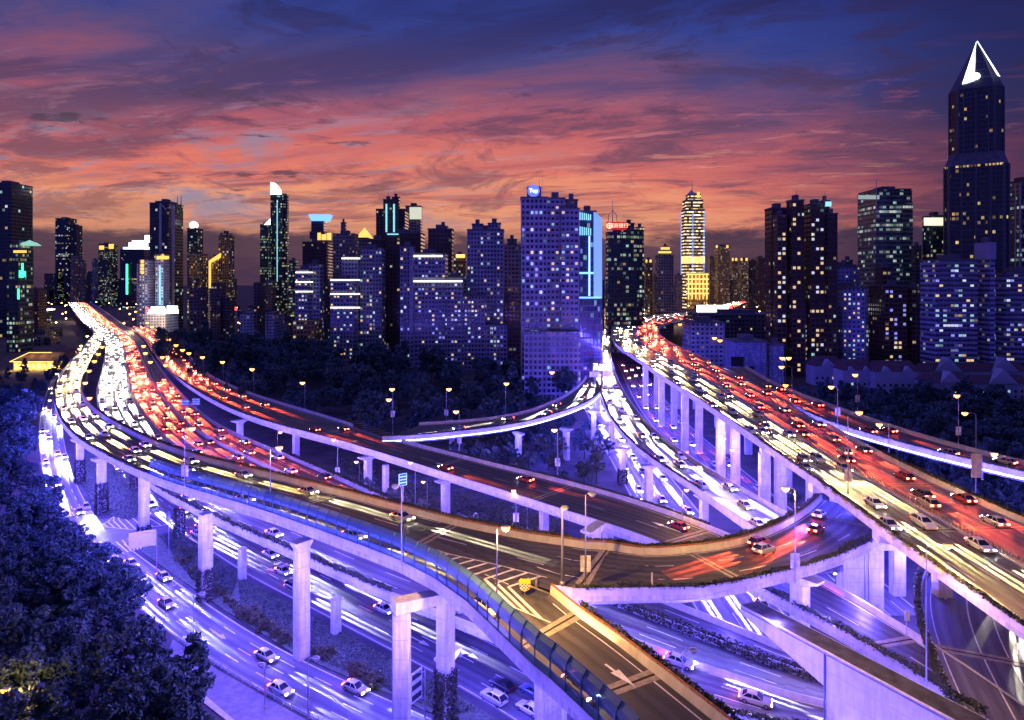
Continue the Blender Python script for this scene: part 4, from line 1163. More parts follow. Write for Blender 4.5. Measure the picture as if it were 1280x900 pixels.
for i in range(6):
    for j in range(4):
        x = -.66+.22*i; z = .72+.2*j
        if abs(x+.11) > .25+ (z-.5)*.75: continue
        q.box(x, x+.215, -.066, -.052, z, z+.195, mi=(i+j) % 2)
q.build('check', [mat('sign_red', (.65, .04, .03), .5), M_WPANEL], pn)
# blue chevron board and cones at deck ends
board('marker_post', 669, 722, 733, 671.5, 93, 'short grey cabinet at the tip of the fork', 'roadside cabinet', M_STEEL, post=False, zfoot=22.4)
board('marker_post', 1131, 764, 776, 1137, 101, 'white chevron marker at the end of the lower ramp wall', 'marker board', M_WPANEL, zfoot=11)
for px, py, z_, lb in ((815, 733, 21.6, 'small pale marker post on the hedge of the curved deck'), (1077, 688, 17.2, 'red and white marker post at the outer end of the curved deck')):
    b = W(px, py, z_); q = MB(); q.prism([(cos(i*pi/3)*.16, sin(i*pi/3)*.16) for i in range(6)], 0, 1.9, top=[(cos(i*pi/3)*.1, sin(i*pi/3)*.1) for i in range(6)])
    o = q.build('marker_post', M_WPANEL); o.location = b; tag(o, lb, 'marker post')

# ------------------------------------------------------------------ vehicles
def car_meshes(paint, dark_body=False, suv=False):
    """sedan, front at +Y"""
    st = [(-2.25, .42, .62, .80), (-2.15, .30, .86, .86), (-1.5, .22, .92, .90), (-.6, .20, .93, .91), (.5, .20, .92, .91), (1.35, .22, .86, .90), (2.0, .26, .74, .86), (2.25, .38, .58, .74)]
    if suv: st = [(y, a, b+.16, w+.02) for y, a, b, w in st]
    q = MB(); rings = []
    for y, z0, z1, w in st:
        n = len(q.v)
        for x, z in ((-w*.9, z0), (-w, z0+.15), (-w, z1-.14), (-w*.88, z1), (w*.88, z1), (w, z1-.14), (w, z0+.15), (w*.9, z0)): q.v.append((x, y, z))
        rings.append(n)
    for a_, b_ in zip(rings, rings[1:]):
        for k in range(8):
            j = (k+1) % 8; q.f.append((a_+k, a_+j, b_+j, b_+k)); q.mi.append(0); q.uv.append(None)
    q.f.append(tuple(rings[0]+k for k in range(8))); q.mi.append(0); q.uv.append(None)
    q.f.append(tuple(rings[-1]+7-k for k in range(8))); q.mi.append(0); q.uv.append(None)
    up = .16 if suv else 0
    # roof on thin pillars
    y0, y1, zr = (-1.45, .35, 1.46+up) if not suv else (-1.95, .40, 1.46+up)
    q.prism([(-.60, y0+.25), (.60, y0+.25), (.60, y1-.2), (-.60, y1-.2)], zr-.06, zr, top=[(-.52, y0+.35), (.52, y0+.35), (.52, y1-.35), (-.52, y1-.35)])
    for sx in (-1, 1):
        for ya, yb in ((y0-.35, y0+.30), (y1+.62, y1-.22), (-.48, -.48)):
            q.tube([(sx*.80, ya, .88+up), (sx*.60, yb, zr-.03)], .05, 5)
    body = q.mesh('car_body', paint, False)
    g_ = MB(); zb = .87+up
    lo = [(-.80, y0-.38), (.80, y0-.38), (.80, y1+.65), (-.80, y1+.65)]; hi = [(-.585, y0+.27), (.585, y0+.27), (.585, y1-.22), (-.585, y1-.22)]
    g_.prism(lo, zb-.02, zr-.062, top=hi); win = g_.mesh('car_windows', M_CGLASS)
    return body, win
wq = MB()
wq.prism([(cos(2*pi*i/14)*.33, sin(2*pi*i/14)*.33) for i in range(14)], -.11, .11)
wq.prism([(cos(2*pi*i/10)*.19, sin(2*pi*i/10)*.19) for i in range(10)], .111, .125, mi=1)
wq.v = [(z, y, x) for x, y, z in wq.v]
wheel = wq.mesh('wheel', [M_BLACK, mat('alloy', (.5, .5, .52), .35, .8)])
hq = MB(); hq.prism([(-.24, -.10), (.24, -.10), (.20, .08), (-.24, .10)], -.085, .085, top=[(-.2, -.10), (.2, -.10), (.16, .05), (-.2, .06)]); headm = hq.mesh('headlight', M_HEAD)
headoff = hq.mesh('headlight', mat('headlamp_glass', (.6, .6, .65), .15))
tq = MB(); tq.box(-.24, .24, -.05, .10, -.11, .11); tailm = tq.mesh('taillight', M_TAIL); tailoff = tq.mesh('taillight', mat('taillamp_glass', (.25, .01, .01), .2))
PAINT = {'white': (.72, .72, .72), 'silver': (.48, .49, .50), 'dark grey': (.06, .06, .065), 'red': (.35, .03, .03), 'blue': (.04, .08, .22), 'black': (.015, .015, .018), 'beige': (.5, .44, .33)}
CARM = {}
def car_parts(color, suv=False):
    k = (color, suv)
    if k not in CARM:
        pm_ = mat('car_paint_'+color.replace(' ', '_'), PAINT[color], .28, .15, spec=.6)
        CARM[k] = car_meshes(pm_, suv=suv)
        b_, w_ = CARM[k]
        # one-piece version for traffic too far off to show its parts
        me = bpy.data.meshes.new('car_far'); bm = bmesh.new()
        mats_ = [pm_, M_CGLASS, M_HEAD, M_TAIL, M_BLACK]
        for src, mi, offs in ((b_, 0, (0,0,0)), (w_, 1, (0,0,0)), (headm, 2, (.58,2.08,.62)), (headm, 2, (-.58,2.08,.62)), (tailm, 3, (.6,-2.2,.75)), (tailm, 3, (-.6,-2.2,.75))):
            s0_ = len(bm.verts); n0 = len(bm.faces); bm.from_mesh(src); bm.verts.ensure_lookup_table(); bm.faces.ensure_lookup_table()
            for v_ in bm.verts[s0_:]: v_.co += Vector(offs)
            for f_ in bm.faces[n0:]: f_.material_index = mi
        for sx in (-.8, .8):
            for yy in (-1.4, 1.4):
                s0_ = len(bm.verts); n0 = len(bm.faces); bm.from_mesh(wheel); bm.verts.ensure_lookup_table(); bm.faces.ensure_lookup_table()
                for v_ in bm.verts[s0_:]: v_.co += Vector((sx, yy, .33))
                for f_ in bm.faces[n0:]: f_.material_index = 4
        bm.to_mesh(me); bm.free()
        for m_ in mats_: me.materials.append(m_)
        CARM[k] = (b_, w_, me)
    return CARM[k]
for c_ in PAINT: car_parts(c_)
HEADC = {}
def add_car(p, ang, color, label, group=None, lit=True, parts=True, beam=None, tailw=None, suv=False, pitch=0.0, beamed=0):
    b_, w_, far = car_parts(color, suv)
    if parts:
        r = empty('car', p, ang)
        link('car_body', b_, r); link('car_windows', w_, r)
        for sx in (-1, 1):
            for yy in (-1.4, 1.4):
                link('wheel', wheel, r, (sx*.80, yy, .33), 0 if sx > 0 else pi)
            link('headlight', headm if lit else headoff, r, (sx*.58, 2.08, .62)); link('taillight', tailm if lit else tailoff, r, (sx*.60, -2.2, .75))
    else:
        r = link('car', far, None, p, ang)
    tag(r, label, 'car', group)
    r.rotation_euler.x = pitch
    two = beamed == 2
    for pw, col, y, z, sg, cone in ((beam, HEADC.get(group, (1, .90, .70)), 2.45, .68, 1, 7.0), (tailw, (1, .09, .03), -2.45, .80, -1, 8.0)):
        if not pw: continue
        nm = 'headlight_beam' if sg > 0 else 'taillight_spot'
        for sx in ((-.58, .58) if two else (0,)):
            light('SPOT', (sx, y, z), pw*(3.6 if two else 1.5), col, r, .05, nm, rot=(R(sg*84.8), 0, 0), spot=R(cone if two else 14), blend=.7)
            if two: light('SPOT', (sx, y, z), pw*(34.0 if sg > 0 else 13.0), col, r, .05, nm, rot=(R(sg*87.6), 0, 0), spot=R(2.7), blend=.75)  # added tight spots, overdriven and shaped to lay long light streaks on the road
    return r
NC = [0]; rt = random.Random(3)
CAND = []
def traffic(rd, fracs, s0, s1, gap, desc, group, toward, beam=0, tailw=0, cols=('white', 'white', 'silver', 'beige', 'silver', 'dark grey'), jitter=.28):
    """toward = vehicles drive the way the road was surveyed (decreasing distance)"""
    for f in fracs:
        s = s0 + rt.uniform(0, gap)
        while s < s1:
            p = rd.at(s, f + rt.uniform(-.008, .008), .0, True)
            a0 = rd.at(s-2, f, 0, True); a1 = rd.at(s+2, f, 0, True); d = a1-a0
            if not toward: d = -d
            ang = atan2(-d.x, d.y); pit = math.atan2(d.z, hypot(d.x, d.y))
            if p.y > 8:
                x = 640+F_PX*p.x/p.y; y = HY+F_PX*(H-p.z)/p.y
                if -30 < x < 1310 and y < 930:
                    CAND.append((p.length, p, ang, rt.choice(cols), desc, group, beam, tailw, pit))
            s += gap*rt.uniform(1-jitter, 1+jitter)*(1.25 if p.length > 230 else 1.0)
WL = ('white', 'white', 'silver', 'beige')
traffic(RA, (.2, .5, .8), RA.near(120, 415), RA.near(300, 608), 28, 'car in the dense lit stream on the sweeping western ramp', 'traffic on the sweeping ramp', True, beam=1100, cols=WL)
traffic(RA, (.17, ), RA.near(300, 608), RA.len-16, 28, 'car behind the glass screen on the sweeping ramp, headlamps on', 'traffic behind the glass screen', True, beam=1100, cols=WL)
traffic(RA, (.8, ), RA.near(300, 608), RA.near(600, 690), 30, 'car beside the inner barrier of the sweeping ramp, headlamps on', 'traffic beside the inner barrier', True, beam=1100, cols=WL)
traffic(RA1, (.2,), 2, RA1.len, 28, 'car behind the glass screen on the sweeping ramp, headlamps on', 'traffic behind the glass screen', True, beam=1100, cols=WL)
traffic(RB, (.17, .36), RB.near(830, 700), RB.len-4, 26, 'car with red tail lamps rounding the inside of the curved deck', 'traffic on the curved deck', True, tailw=260, cols=('red', 'red', 'silver', 'dark grey'))
traffic(RM, (.06, .16, .26, .36), 0, RM.near(330, 610), 27, 'car in the white-lit stream on the low viaduct', 'white stream on the low viaduct', True, beam=1100, cols=WL)
traffic(RM, (.50, .60, .69), 0, RM.near(330, 600), 27, 'car with red tail lamps on the low viaduct', 'red stream on the low viaduct', False, tailw=240, cols=('red', 'beige', 'red', 'silver'))
traffic(RM, (.83, .93), RM.near(190, 470), RM.near(460, 630), 26, 'car with red tail lamps on the violet lanes of the low viaduct', 'traffic on the violet lanes', False, tailw=160)
traffic(RM, (.10, .25, .38, .55, .68), RM.near(380, 640), RM.len, 55, 'car passing on the low viaduct beneath the decks', 'traffic beneath the decks', True, beam=800)
traffic(RC, (.3, .7), 0, RC.near(330, 510), 18, 'car with red tail lamps on the far half of the centre ramp', 'traffic on the far centre ramp', False, tailw=260, cols=('red', 'red', 'beige', 'silver'))
traffic(RC, (.28, .7), RC.near(330, 510), RC.near(860, 660), 60, 'lone car with red tail lamps on the dark centre ramp', 'traffic on the dark centre ramp', False, tailw=160, cols=('dark grey', 'red', 'black'))
traffic(RE, (.3, .65), 0, RE.len, 34, 'car with headlamps on along the curved link ramp', 'traffic on the link ramp', True, beam=1000)
traffic(RG, (.22, .5, .78), 0, RG.len, 30, 'car in the white-lit stream on the S ramp', 'traffic on the S ramp', True, beam=1100, cols=WL)
traffic(RF, (.08, .19, .31, .42), 0, RF.len, 33, 'car in the white-lit half of the straight flyover', 'white stream on the flyover', True, beam=1200, cols=WL)
traffic(RF, (.58, .68, .80, .91), 0, RF.len, 33, 'car with red tail lamps on the far half of the flyover', 'red stream on the flyover', False, tailw=240, cols=('red', 'red', 'beige', 'silver', 'dark grey'))
traffic(RX, (.3, .7), RX.near(960, 470), RX.len, 26, 'car with red tail lamps on the slip road', 'traffic on the slip road', False, tailw=220, cols=('red', 'dark grey', 'beige'))
traffic(RL, (.16, .4, .64, .87), 0, RL.len, 52, 'car on the west street beside the trees', 'traffic on the west street', True, beam=330)
traffic(RK, (.2, .4, .62, .85), 0, RK.near(500, 780), 44, 'car on the ground street beside the low viaduct', 'traffic on the ground street', True, beam=1000)
traffic(RN, (.2, .5, .8), RN.s[0]+30, RN.len, 26, 'car on the street under the S ramp', 'traffic under the S ramp', False, beam=800, tailw=0)
traffic(RU, (.2, .5, .8), 0, RU.len, 28, 'car on the street between the flyover piers', 'traffic between the flyover piers', False, tailw=160)
traffic(RQ, (.70, .86), 0, RQ.len, 17, 'car on the curved road under the flyover', 'traffic on the curved road', False, beam=45)
CAND.sort(key=lambda c: c[0])
NEAR_MAX = 295; BK = 75.0; TK = 230.0
Y_ = (1, .70, .22); HEADC.update({'traffic on the sweeping ramp': Y_, 'traffic behind the glass screen': Y_, 'traffic beside the inner barrier': (1, .85, .5), 'white stream on the flyover': (1, .74, .28), 'traffic on the S ramp': (1, .82, .48), 'traffic on the west street': (.75, .75, 1), 'traffic on the ground street': (.75, .72, 1), 'traffic beneath the decks': (.7, .7, 1), 'traffic under the S ramp': (.85, .7, 1)})
print('traffic', len(CAND))
far_mb = []
for k, (dist, p, ang, col, desc, group, beam, tailw, pit) in enumerate(CAND[:NEAR_MAX]):
    st = 'dark' if col in ('black', 'dark grey') else col
    add_car(p, ang, col, f'{col} {desc}', group, True, 2 if dist < 190 else 0, beam*BK, tailw*TK, suv=(k % 4 == 1), pitch=pit, beamed=2 if dist < 380 else 1)
# the rest of the traffic, too far and too many to count
bmf = bmesh.new(); tmpl = CARM[('white', False)][2]; tmpr = CARM[('red', False)][2]
allv, allf, allm = [], [], []
for dist, p, ang, col, desc, group, beam, tailw, pit in CAND[NEAR_MAX:]:
    M = Matrix.Translation(p) @ Matrix.Rotation(ang, 4, 'Z')
    n0 = len(allv); cidx = 0 if col in ('white', 'silver', 'beige') else 1
    me = tmpl
    allv += [tuple(M @ v.co) for v in me.vertices]
    for f in me.polygons:
        allf.append(tuple(n0+i for i in f.vertices)); allm.append({0: cidx, 1: 2, 2: 3, 3: 4, 4: 5}[f.material_index])
me = bpy.data.meshes.new('distant_traffic'); me.from_pydata(allv, [], allf)
for m_ in (MATS['car_paint_white'], MATS['car_paint_red'], M_CGLASS, M_HEAD, M_TAIL, M_BLACK): me.materials.append(m_)
me.polygons.foreach_set('material_index', allm)
o = link('distant_traffic', me); tag(o, 'far streams of cars shrinking to white and red dots', 'traffic', kind='stuff')
far = CAND[NEAR_MAX:]
for k, c in enumerate(far):          # one beam for every second far car
    dist, p, ang, col, desc, group, beam, tailw, pit = c
    if dist > 450 and k % 2: continue
    d = Vector((-sin(ang), cos(ang), 0)); bo = .3 if dist < 450 else .5
    if beam: light('SPOT', p+d*2.5+Vector((0, 0, .8)), beam*BK*2*bo, HEADC.get(group, (1, .90, .70)), None, .2, 'headlight_beam', rot=(R(80), 0, ang), spot=R(30), blend=.9)
    elif tailw: light('SPOT', p-d*2.6+Vector((0, 0, .9)), tailw*TK*5*bo, (1, .09, .03), None, .2, 'taillight_spot', rot=(R(-78), 0, ang), spot=R(34), blend=.9)
# the cars that stand out by themselves in the ground street
hk = heading(RK, RK.near(620, 860))
for px, py, col, lb, suv, dr in ((533, 768, 'white', 'white hatchback parked nearest the low viaduct piers, farthest of the row', True, 0), (579, 786, 'white', 'white saloon just behind the pier with tall creeper', False, 0), (628, 860, 'black', 'black saloon waiting in the middle lane of the ground street', False, 0), (617, 876, 'white', 'white and dark saloon waiting beside the black one', True, 0), (662, 890, 'white', 'white saloon at the head of the queue under the branch ramp', False, 0), (666, 868, 'blue', 'blue car half hidden behind the pier under the branch ramp', False, 0)):
    add_car(W(px, py, .03), hk+pi, col, lb, 'cars waiting in the ground street', lit=False, suv=suv)
# ------------------------------------------------------------------ trees
def crown_mesh(seed, rx, rz, n_cl, leaves, lsz, conical=False, name='crown'):
    rr = random.Random(seed); q = MB()
    for c in range(n_cl):
        while True:
            p = Vector((rr.uniform(-1, 1), rr.uniform(-1, 1), rr.uniform(-.8, 1)))
            if .45 < p.length < 1: break
        if conical: k = 1-(p.z+.8)/1.9; p.x *= k+.1; p.y *= k+.1
        cc = Vector((p.x*rx, p.y*rx, p.z*rz)); cr = rr.uniform(.16, .30)*rx
        for _ in range(leaves):
            v = Vector((rr.gauss(0, 1), rr.gauss(0, 1), rr.gauss(0, 1))).normalized()
            v *= rr.uniform(.55, 1.0)**.5
            leaf_quad(q, cc+Vector((v.x*cr, v.y*cr, v.z*cr*.75)), rr.uniform(*lsz), rr, flat=.8)
    return q
def trunk_mesh(seed, h, top, rx):
    rr = random.Random(seed); q = MB()
    q.tube([(0, 0, 0), (rr.uniform(-.15, .15), rr.uniform(-.15, .15), h*.5), (rr.uniform(-.3, .3), rr.uniform(-.3, .3), h)], [.26, .2, .13], 7)
    for k in range(5):
        a = 2*pi*k/5+rr.random(); z = h*rr.uniform(.55, .95)
        q.tube([(0, 0, z), (cos(a)*rx*.3, sin(a)*rx*.3, z+(top-z)*.35), (cos(a)*rx*.6, sin(a)*rx*.6, z+(top-z)*.6)], [.11, .07, .04], 5)
    return q
PROT = []
for k in range(6):
    rx = (3.2, 3.8, 2.8, 4.3, 3.4, 2.6)[k]; rz = (3.6, 3.4, 4.2, 3.6, 4.4, 4.6)[k]
    cm = crown_mesh(50+k, rx, rz, 46, 78, (.30, .64)).mesh('crown', M_LEAF)
    tm = trunk_mesh(90+k, 5.0, 8.5, rx).mesh('trunk', M_TRUNK)
    PROT.append((cm, tm, rx, rz))
PFAR = []
for k in range(4):
    rx = (5.2, 6.0, 4.6, 3.4)[k]; rz = (4.6, 5.0, 5.2, 7.0)[k]
    cm = crown_mesh(150+k, rx, rz, 42, 34, (.7, 1.5), conical=(k == 3)).mesh('crown', M_LEAF)
    tm = trunk_mesh(190+k, 6.0, 9.5, rx).mesh('trunk', M_TRUNK); PFAR.append((cm, tm, rx, rz))
PFIN = []
for k in range(3):
    rx = (3.0, 3.4, 2.6)[k]; rz = (3.2, 3.0, 3.6)[k]
    cm = crown_mesh(250+k, rx, rz, 30, 70, (.35, .7)).mesh('crown', M_LEAF2); tm = trunk_mesh(290+k, 4.0, 7.0, rx).mesh('trunk', M_TRUNK); PFIN.append((cm, tm, rx, rz))
TREES = []
def tree(protos, x, y, sc, label, group, rr, zc=None):
    TREES.append((hypot(x, y, 40) if False else (x*x+y*y)**.5/sc, rr.choice(protos), x, y, sc, rr.uniform(.9, 1.12), rr.random()*6.28, label, group, zc or 7.4))
def plant_trees(nmax):
    """the trees that show largest become objects of their own; the rest of the far wood is one mass"""
    TREES.sort(key=lambda t: t[0])
    for _, (cm, tm, rx, rz), x, y, sc, zs, a, label, group, zc in TREES[:nmax]:
        r = empty('tree', (x, y, 0), a); tag(r, label, 'tree', group); r.scale = (sc, sc, sc*zs)
        link('trunk', tm, r); link('crown', cm, r, (0, 0, zc))
    V, Fc, Mi = [], [], []
    for _, (cm, tm, rx, rz), x, y, sc, zs, a, label, group, zc in TREES[nmax:]:
        base = Matrix.Translation((x, y, 0)) @ Matrix.Rotation(a, 4, 'Z') @ Matrix.Diagonal((sc, sc, sc*zs, 1))
        for me, mi, M in ((cm, 0, base @ Matrix.Translation((0, 0, zc))), (tm, 1, base)):
            n = len(V); V += [tuple(M @ v.co) for v in me.vertices]
            Fc += [tuple(n+i for i in p.vertices) for p in me.polygons]; Mi += [mi]*len(me.polygons)
    if V:
        me = bpy.data.meshes.new('woodland'); me.from_pydata(V, [], Fc); me.materials.append(M_LEAF); me.materials.append(M_TRUNK); me.polygons.foreach_set('material_index', Mi)
        tag(link('woodland', me), 'far dark wood in the park before the apartment towers', 'woodland', kind='stuff')
    print('trees', len(TREES))
def inpoly(x, y, P):
    c = False; n = len(P)
    for i in range(n):
        x0, y0 = P[i]; x1, y1 = P[i-1]
        if (y0 > y) != (y1 > y) and x < (x1-x0)*(y-y0)/(y1-y0)+x0: c = not c
    return c
def scatter(P, dmin, nmax, rr):
    xs = [p[0] for p in P]; ys = [p[1] for p in P]; out = []; tries = 0
    while len(out) < nmax and tries < 20000:
        tries += 1; x = rr.uniform(min(xs), max(xs)); y = rr.uniform(min(ys), max(ys))
        if not inpoly(x, y, P): continue
        if any((x-a)**2+(y-b)**2 < dmin*dmin for a, b in out): continue
        out.append((x, y))
    return out
ROADS_G = [RL, RK, RN, RU, RS]
rt = random.Random(21)
# west park along the street: outline on the ground, at the street's west edge
edge_w = [(p.x, p.y) for p in RL.L if p.y > 66][::3]
def off(pts, d):
    out = []
    for i in range(len(pts)):
        a = pts[max(0, i-1)]; b = pts[min(len(pts)-1, i+1)]; t = Vector((b[0]-a[0], b[1]-a[1], 0)).normalized()
        out.append((pts[i][0]+t.y*d, pts[i][1]-t.x*d))
    return out
# survey direction is far -> near, so the park lies on the right-hand side of it
near_e = [q for q in off(edge_w, 4.0)]
far_e = [q for q in off(edge_w, 38)]
if near_e[10][0] > edge_w[10][0]:
    near_e = off(edge_w, -4.0); far_e = off(edge_w, -38)
# keep the paved sidewalk clear close to the camera
near_e = [(x, y) if y > 125 else (x-(125-y)*.42-2.0, y) for x, y in near_e]
park = near_e + far_e[::-1]
pts = [(x, y) for x, y in scatter(park, 3.9, 700, rt) if y > 62 and y < 330 and (640+F_PX*x/y) > -70]
pts.sort(key=lambda p: p[1])
sel = [p for p in pts if p[1] < 150]; rest = [p for p in pts if p[1] >= 150]; sel += rest[::2]
print('west trees', len(pts), len(sel))
for x, y in sel:
    sc = rt.uniform(.85, 1.25)*(1.25 if y > 200 else 1.0)
    tree(PROT, x, y, sc, 'dense dark tree in the park strip beside the west street', 'trees of the west park strip', rt)
# dark park in the middle
cpark = [(-300, 560), (-205, 425), (-128, 318), (-92, 285), (-56, 258), (-20, 262), (8, 280), (22, 312), (30, 380), (22, 425), (-40, 440), (-120, 470), (-200, 545)]
pts = scatter(cpark, 9.4, 105, rt)
for x, y in pts: tree(PFAR, x, y, rt.uniform(1.05, 1.4)*(1+max(0, y-330)/420), 'large dark tree in the unlit park before the apartment towers', 'trees of the dark park', rt, zc=8.2)
print('park trees', len(pts))
# clump inside the loop between link, S ramp and centre ramp
pts = scatter([(-34, 236), (-10, 205), (26, 200), (36, 250), (33, 292), (8, 284), (-22, 262)], 5.4, 44, rt)
for x, y in pts: tree(PFIN, x, y, rt.uniform(.75, 1.0), 'rounded tree inside the loop of link and S ramp', 'trees inside the ramp loop', rt, zc=5.6)
# shrubs under the centre ramp
pts = scatter([(-62, 212), (-30, 186), (2, 158), (18, 146), (8, 140), (-20, 150), (-50, 176), (-74, 204)], 4.6, 46, rt)
for x, y in pts: tree(PFIN, x, y, rt.uniform(.6, .85), 'small rounded tree in the shrubbery beneath the centre ramp', 'small trees beneath the centre ramp', rt, zc=5.4)
pts = scatter([(106, 190), (128, 168), (160, 170), (205, 225), (265, 340), (235, 352), (150, 345), (118, 300), (104, 240)], 7.4, 130, rt)
for x, y in pts: tree(PFAR, x, y, rt.uniform(.8, 1.05), 'dark tree beyond the slip road on the east', 'trees beyond the slip road', rt, zc=7.6)
pts = scatter([(60, 150), (75, 150), (80, 190), (66, 200)], 6, 7, rt)
for x, y in pts: tree(PFIN, x, y, rt.uniform(.6, .8), 'blue lit tree between the flyover piers', 'trees between the flyover piers', rt, zc=5.6)
pts = scatter([(86, 120), (110, 110), (130, 120), (120, 150), (92, 152)], 6, 14, rt)
for x, y in pts: tree(PFIN, x, y, rt.uniform(.6, .8), 'small dark tree below the slip road', 'small trees below the slip road', rt, zc=5.6)
pts = scatter([(-250, 345), (-300, 345), (-340, 420), (-330, 520), (-275, 470)], 9, 26, rt)
for x, y in pts: tree(PFAR, x, y, rt.uniform(.6, .9), 'dark tree around the golden lit pavilion', 'trees around the pavilion', rt, zc=7.6)
plant_trees(298)
# clipped round shrubs on the planted island
sq = crown_mesh(400, 1.0, .8, 26, 40, (.16, .32), name='shrub'); shm = sq.mesh('round_shrub', leafmat('leaf_shrub', (.13, .12, .05)))
sh_pos = [(222,700),(230,706),(238,700),(246,712),(240,716),(252,722),(262,728),(226,690),(236,692),(254,706),(268,738),(276,744),(284,752),(292,758),(300,766),(304,773),(312,776),(316,768),(322,778),(330,782),(326,788),(338,786),(344,794),(352,796),(356,803),(398,818),(404,822),(410,820),(440,838),(446,844),(452,840),(458,848),(466,852),(470,858)]
for x, y in sh_pos:
    p = W(x, y, .1); o = link('round_shrub', shm, None, (p.x, p.y, .75), rt.random()*6); k = rt.uniform(.8, 1.35); o.scale = (k, k, k)
    tag(o, 'clipped round shrub on the planted island', 'shrub', 'clipped round shrubs on the island')
# rough ground cover
def cover(name, poly_px, n, hgt, m, label, lsz=(.25, .5)):
    P2 = [(W(x, y, 0).x, W(x, y, 0).y) for x, y in poly_px]; q = MB(); rr = random.Random(n)
    xs = [p[0] for p in P2]; ys = [p[1] for p in P2]; k = 0
    while k < n:
        x = rr.uniform(min(xs), max(xs)); y = rr.uniform(min(ys), max(ys))
        if inpoly(x, y, P2): leaf_quad(q, Vector((x, y, .15+hgt*rr.random()*(.6+.5*sin(x*.7)*sin(y*.5)))), rr.uniform(*lsz), rr); k += 1
    tag(q.build(name, m), label, 'ground cover', kind='stuff')
cover('ground_cover', [(200,672),(215,668),(248,684),(298,722),(290,745),(240,726)], 7000, 1.0, M_LEAF2, 'blue lit low shrubbery at the tip of the planted island')
cover('ground_cover', [(298,722),(365,757),(435,795),(488,824),(560,862),(600,890),(560,898),(495,868),(420,836),(368,814),(300,770)], 16000, .45, M_BED, 'silvery ground cover on the planted island', (.15, .3))
cover('ground_cover', [(90,548),(120,545),(160,590),(185,640),(160,650),(120,640),(100,600)], 7000, .6, M_LEAF2, 'low planting beneath the bend of the sweeping ramp')
cover('ground_cover', [(420,610),(520,640),(640,672),(720,690),(700,650),(600,620),(500,590),(420,575)], 12000, 1.2, M_LEAF2, 'shrubbery on the ground beneath the centre ramp', (.3, .6))
# ivy pillars standing on the island without a deck above
for px, py, zt, lb in ((224, 672, 7.5, 'blue lit creeper pillar by the signal on the island tip'), (168, 612, 7.0, 'dark creeper pillar behind the hatched island')):
    x, y = W(px, py, 0).x, W(px, py, 0).y; ivy_on(x, y, 1.5, 1.5, zt, lb)
# climbing plants on the wall beside the curved road
q = MB(); rr = random.Random(77)
for _ in range(2600):
    s = rr.uniform(RQ.near(1160, 740), RQ.near(1160, 700)+6); p = RQ.at(s, -.5, 0)
    p.z = p.z-rr.random()**1.4*9; p += Vector((rr.uniform(-.5, .3), rr.uniform(-.5, .5), 0)); leaf_quad(q, p, rr.uniform(.2, .45), rr)
tag(q.build('ivy', M_IVY), 'blue lit trailing creeper hanging below the curved road at the lower right', 'ivy')
# ------------------------------------------------------------------ buildings
PANE = {}
def wmat(k): return MATS[k]
mat('lit_warm', (.8, .6, .3), .4, emit=(1, .68, .26), estr=.9, sample=False)
mat('lit_white', (.8, .8, .8), .4, emit=(.85, .95, .92), estr=.75, sample=False)
mat('lit_teal', (.4, .7, .7), .4, emit=(.50, .90, .86), estr=.6, sample=False)
mat('lit_violet', (.4, .4, .8), .4, emit=(.35, .36, 1.0), estr=.8, sample=False)
def em(name, c, s): return mat(name, c, .5, emit=c, estr=s, sample=False)
NEON_G = em('neon_green', (.05, 1, .35), 3); NEON_B = em('neon_blue', (.10, .25, 1), 3); GOLD = em('gold_light', (1, .55, .10), 1.5); WHITE_L = em('white_light', (.92, .96, 1), 3.2)
STRIP_W = em('strip_white', (1, .93, .70), 2.6); RED_L = em('red_light', (1, .05, .06), 4.5); CYAN_L = em('cyan_light', (.30, .80, .85), 1.1); ICE = em('ice_light', (.22, .42, 1), .9); ORANGE_L = em('orange_light', (1, .45, .10), 3)
FAC = {}
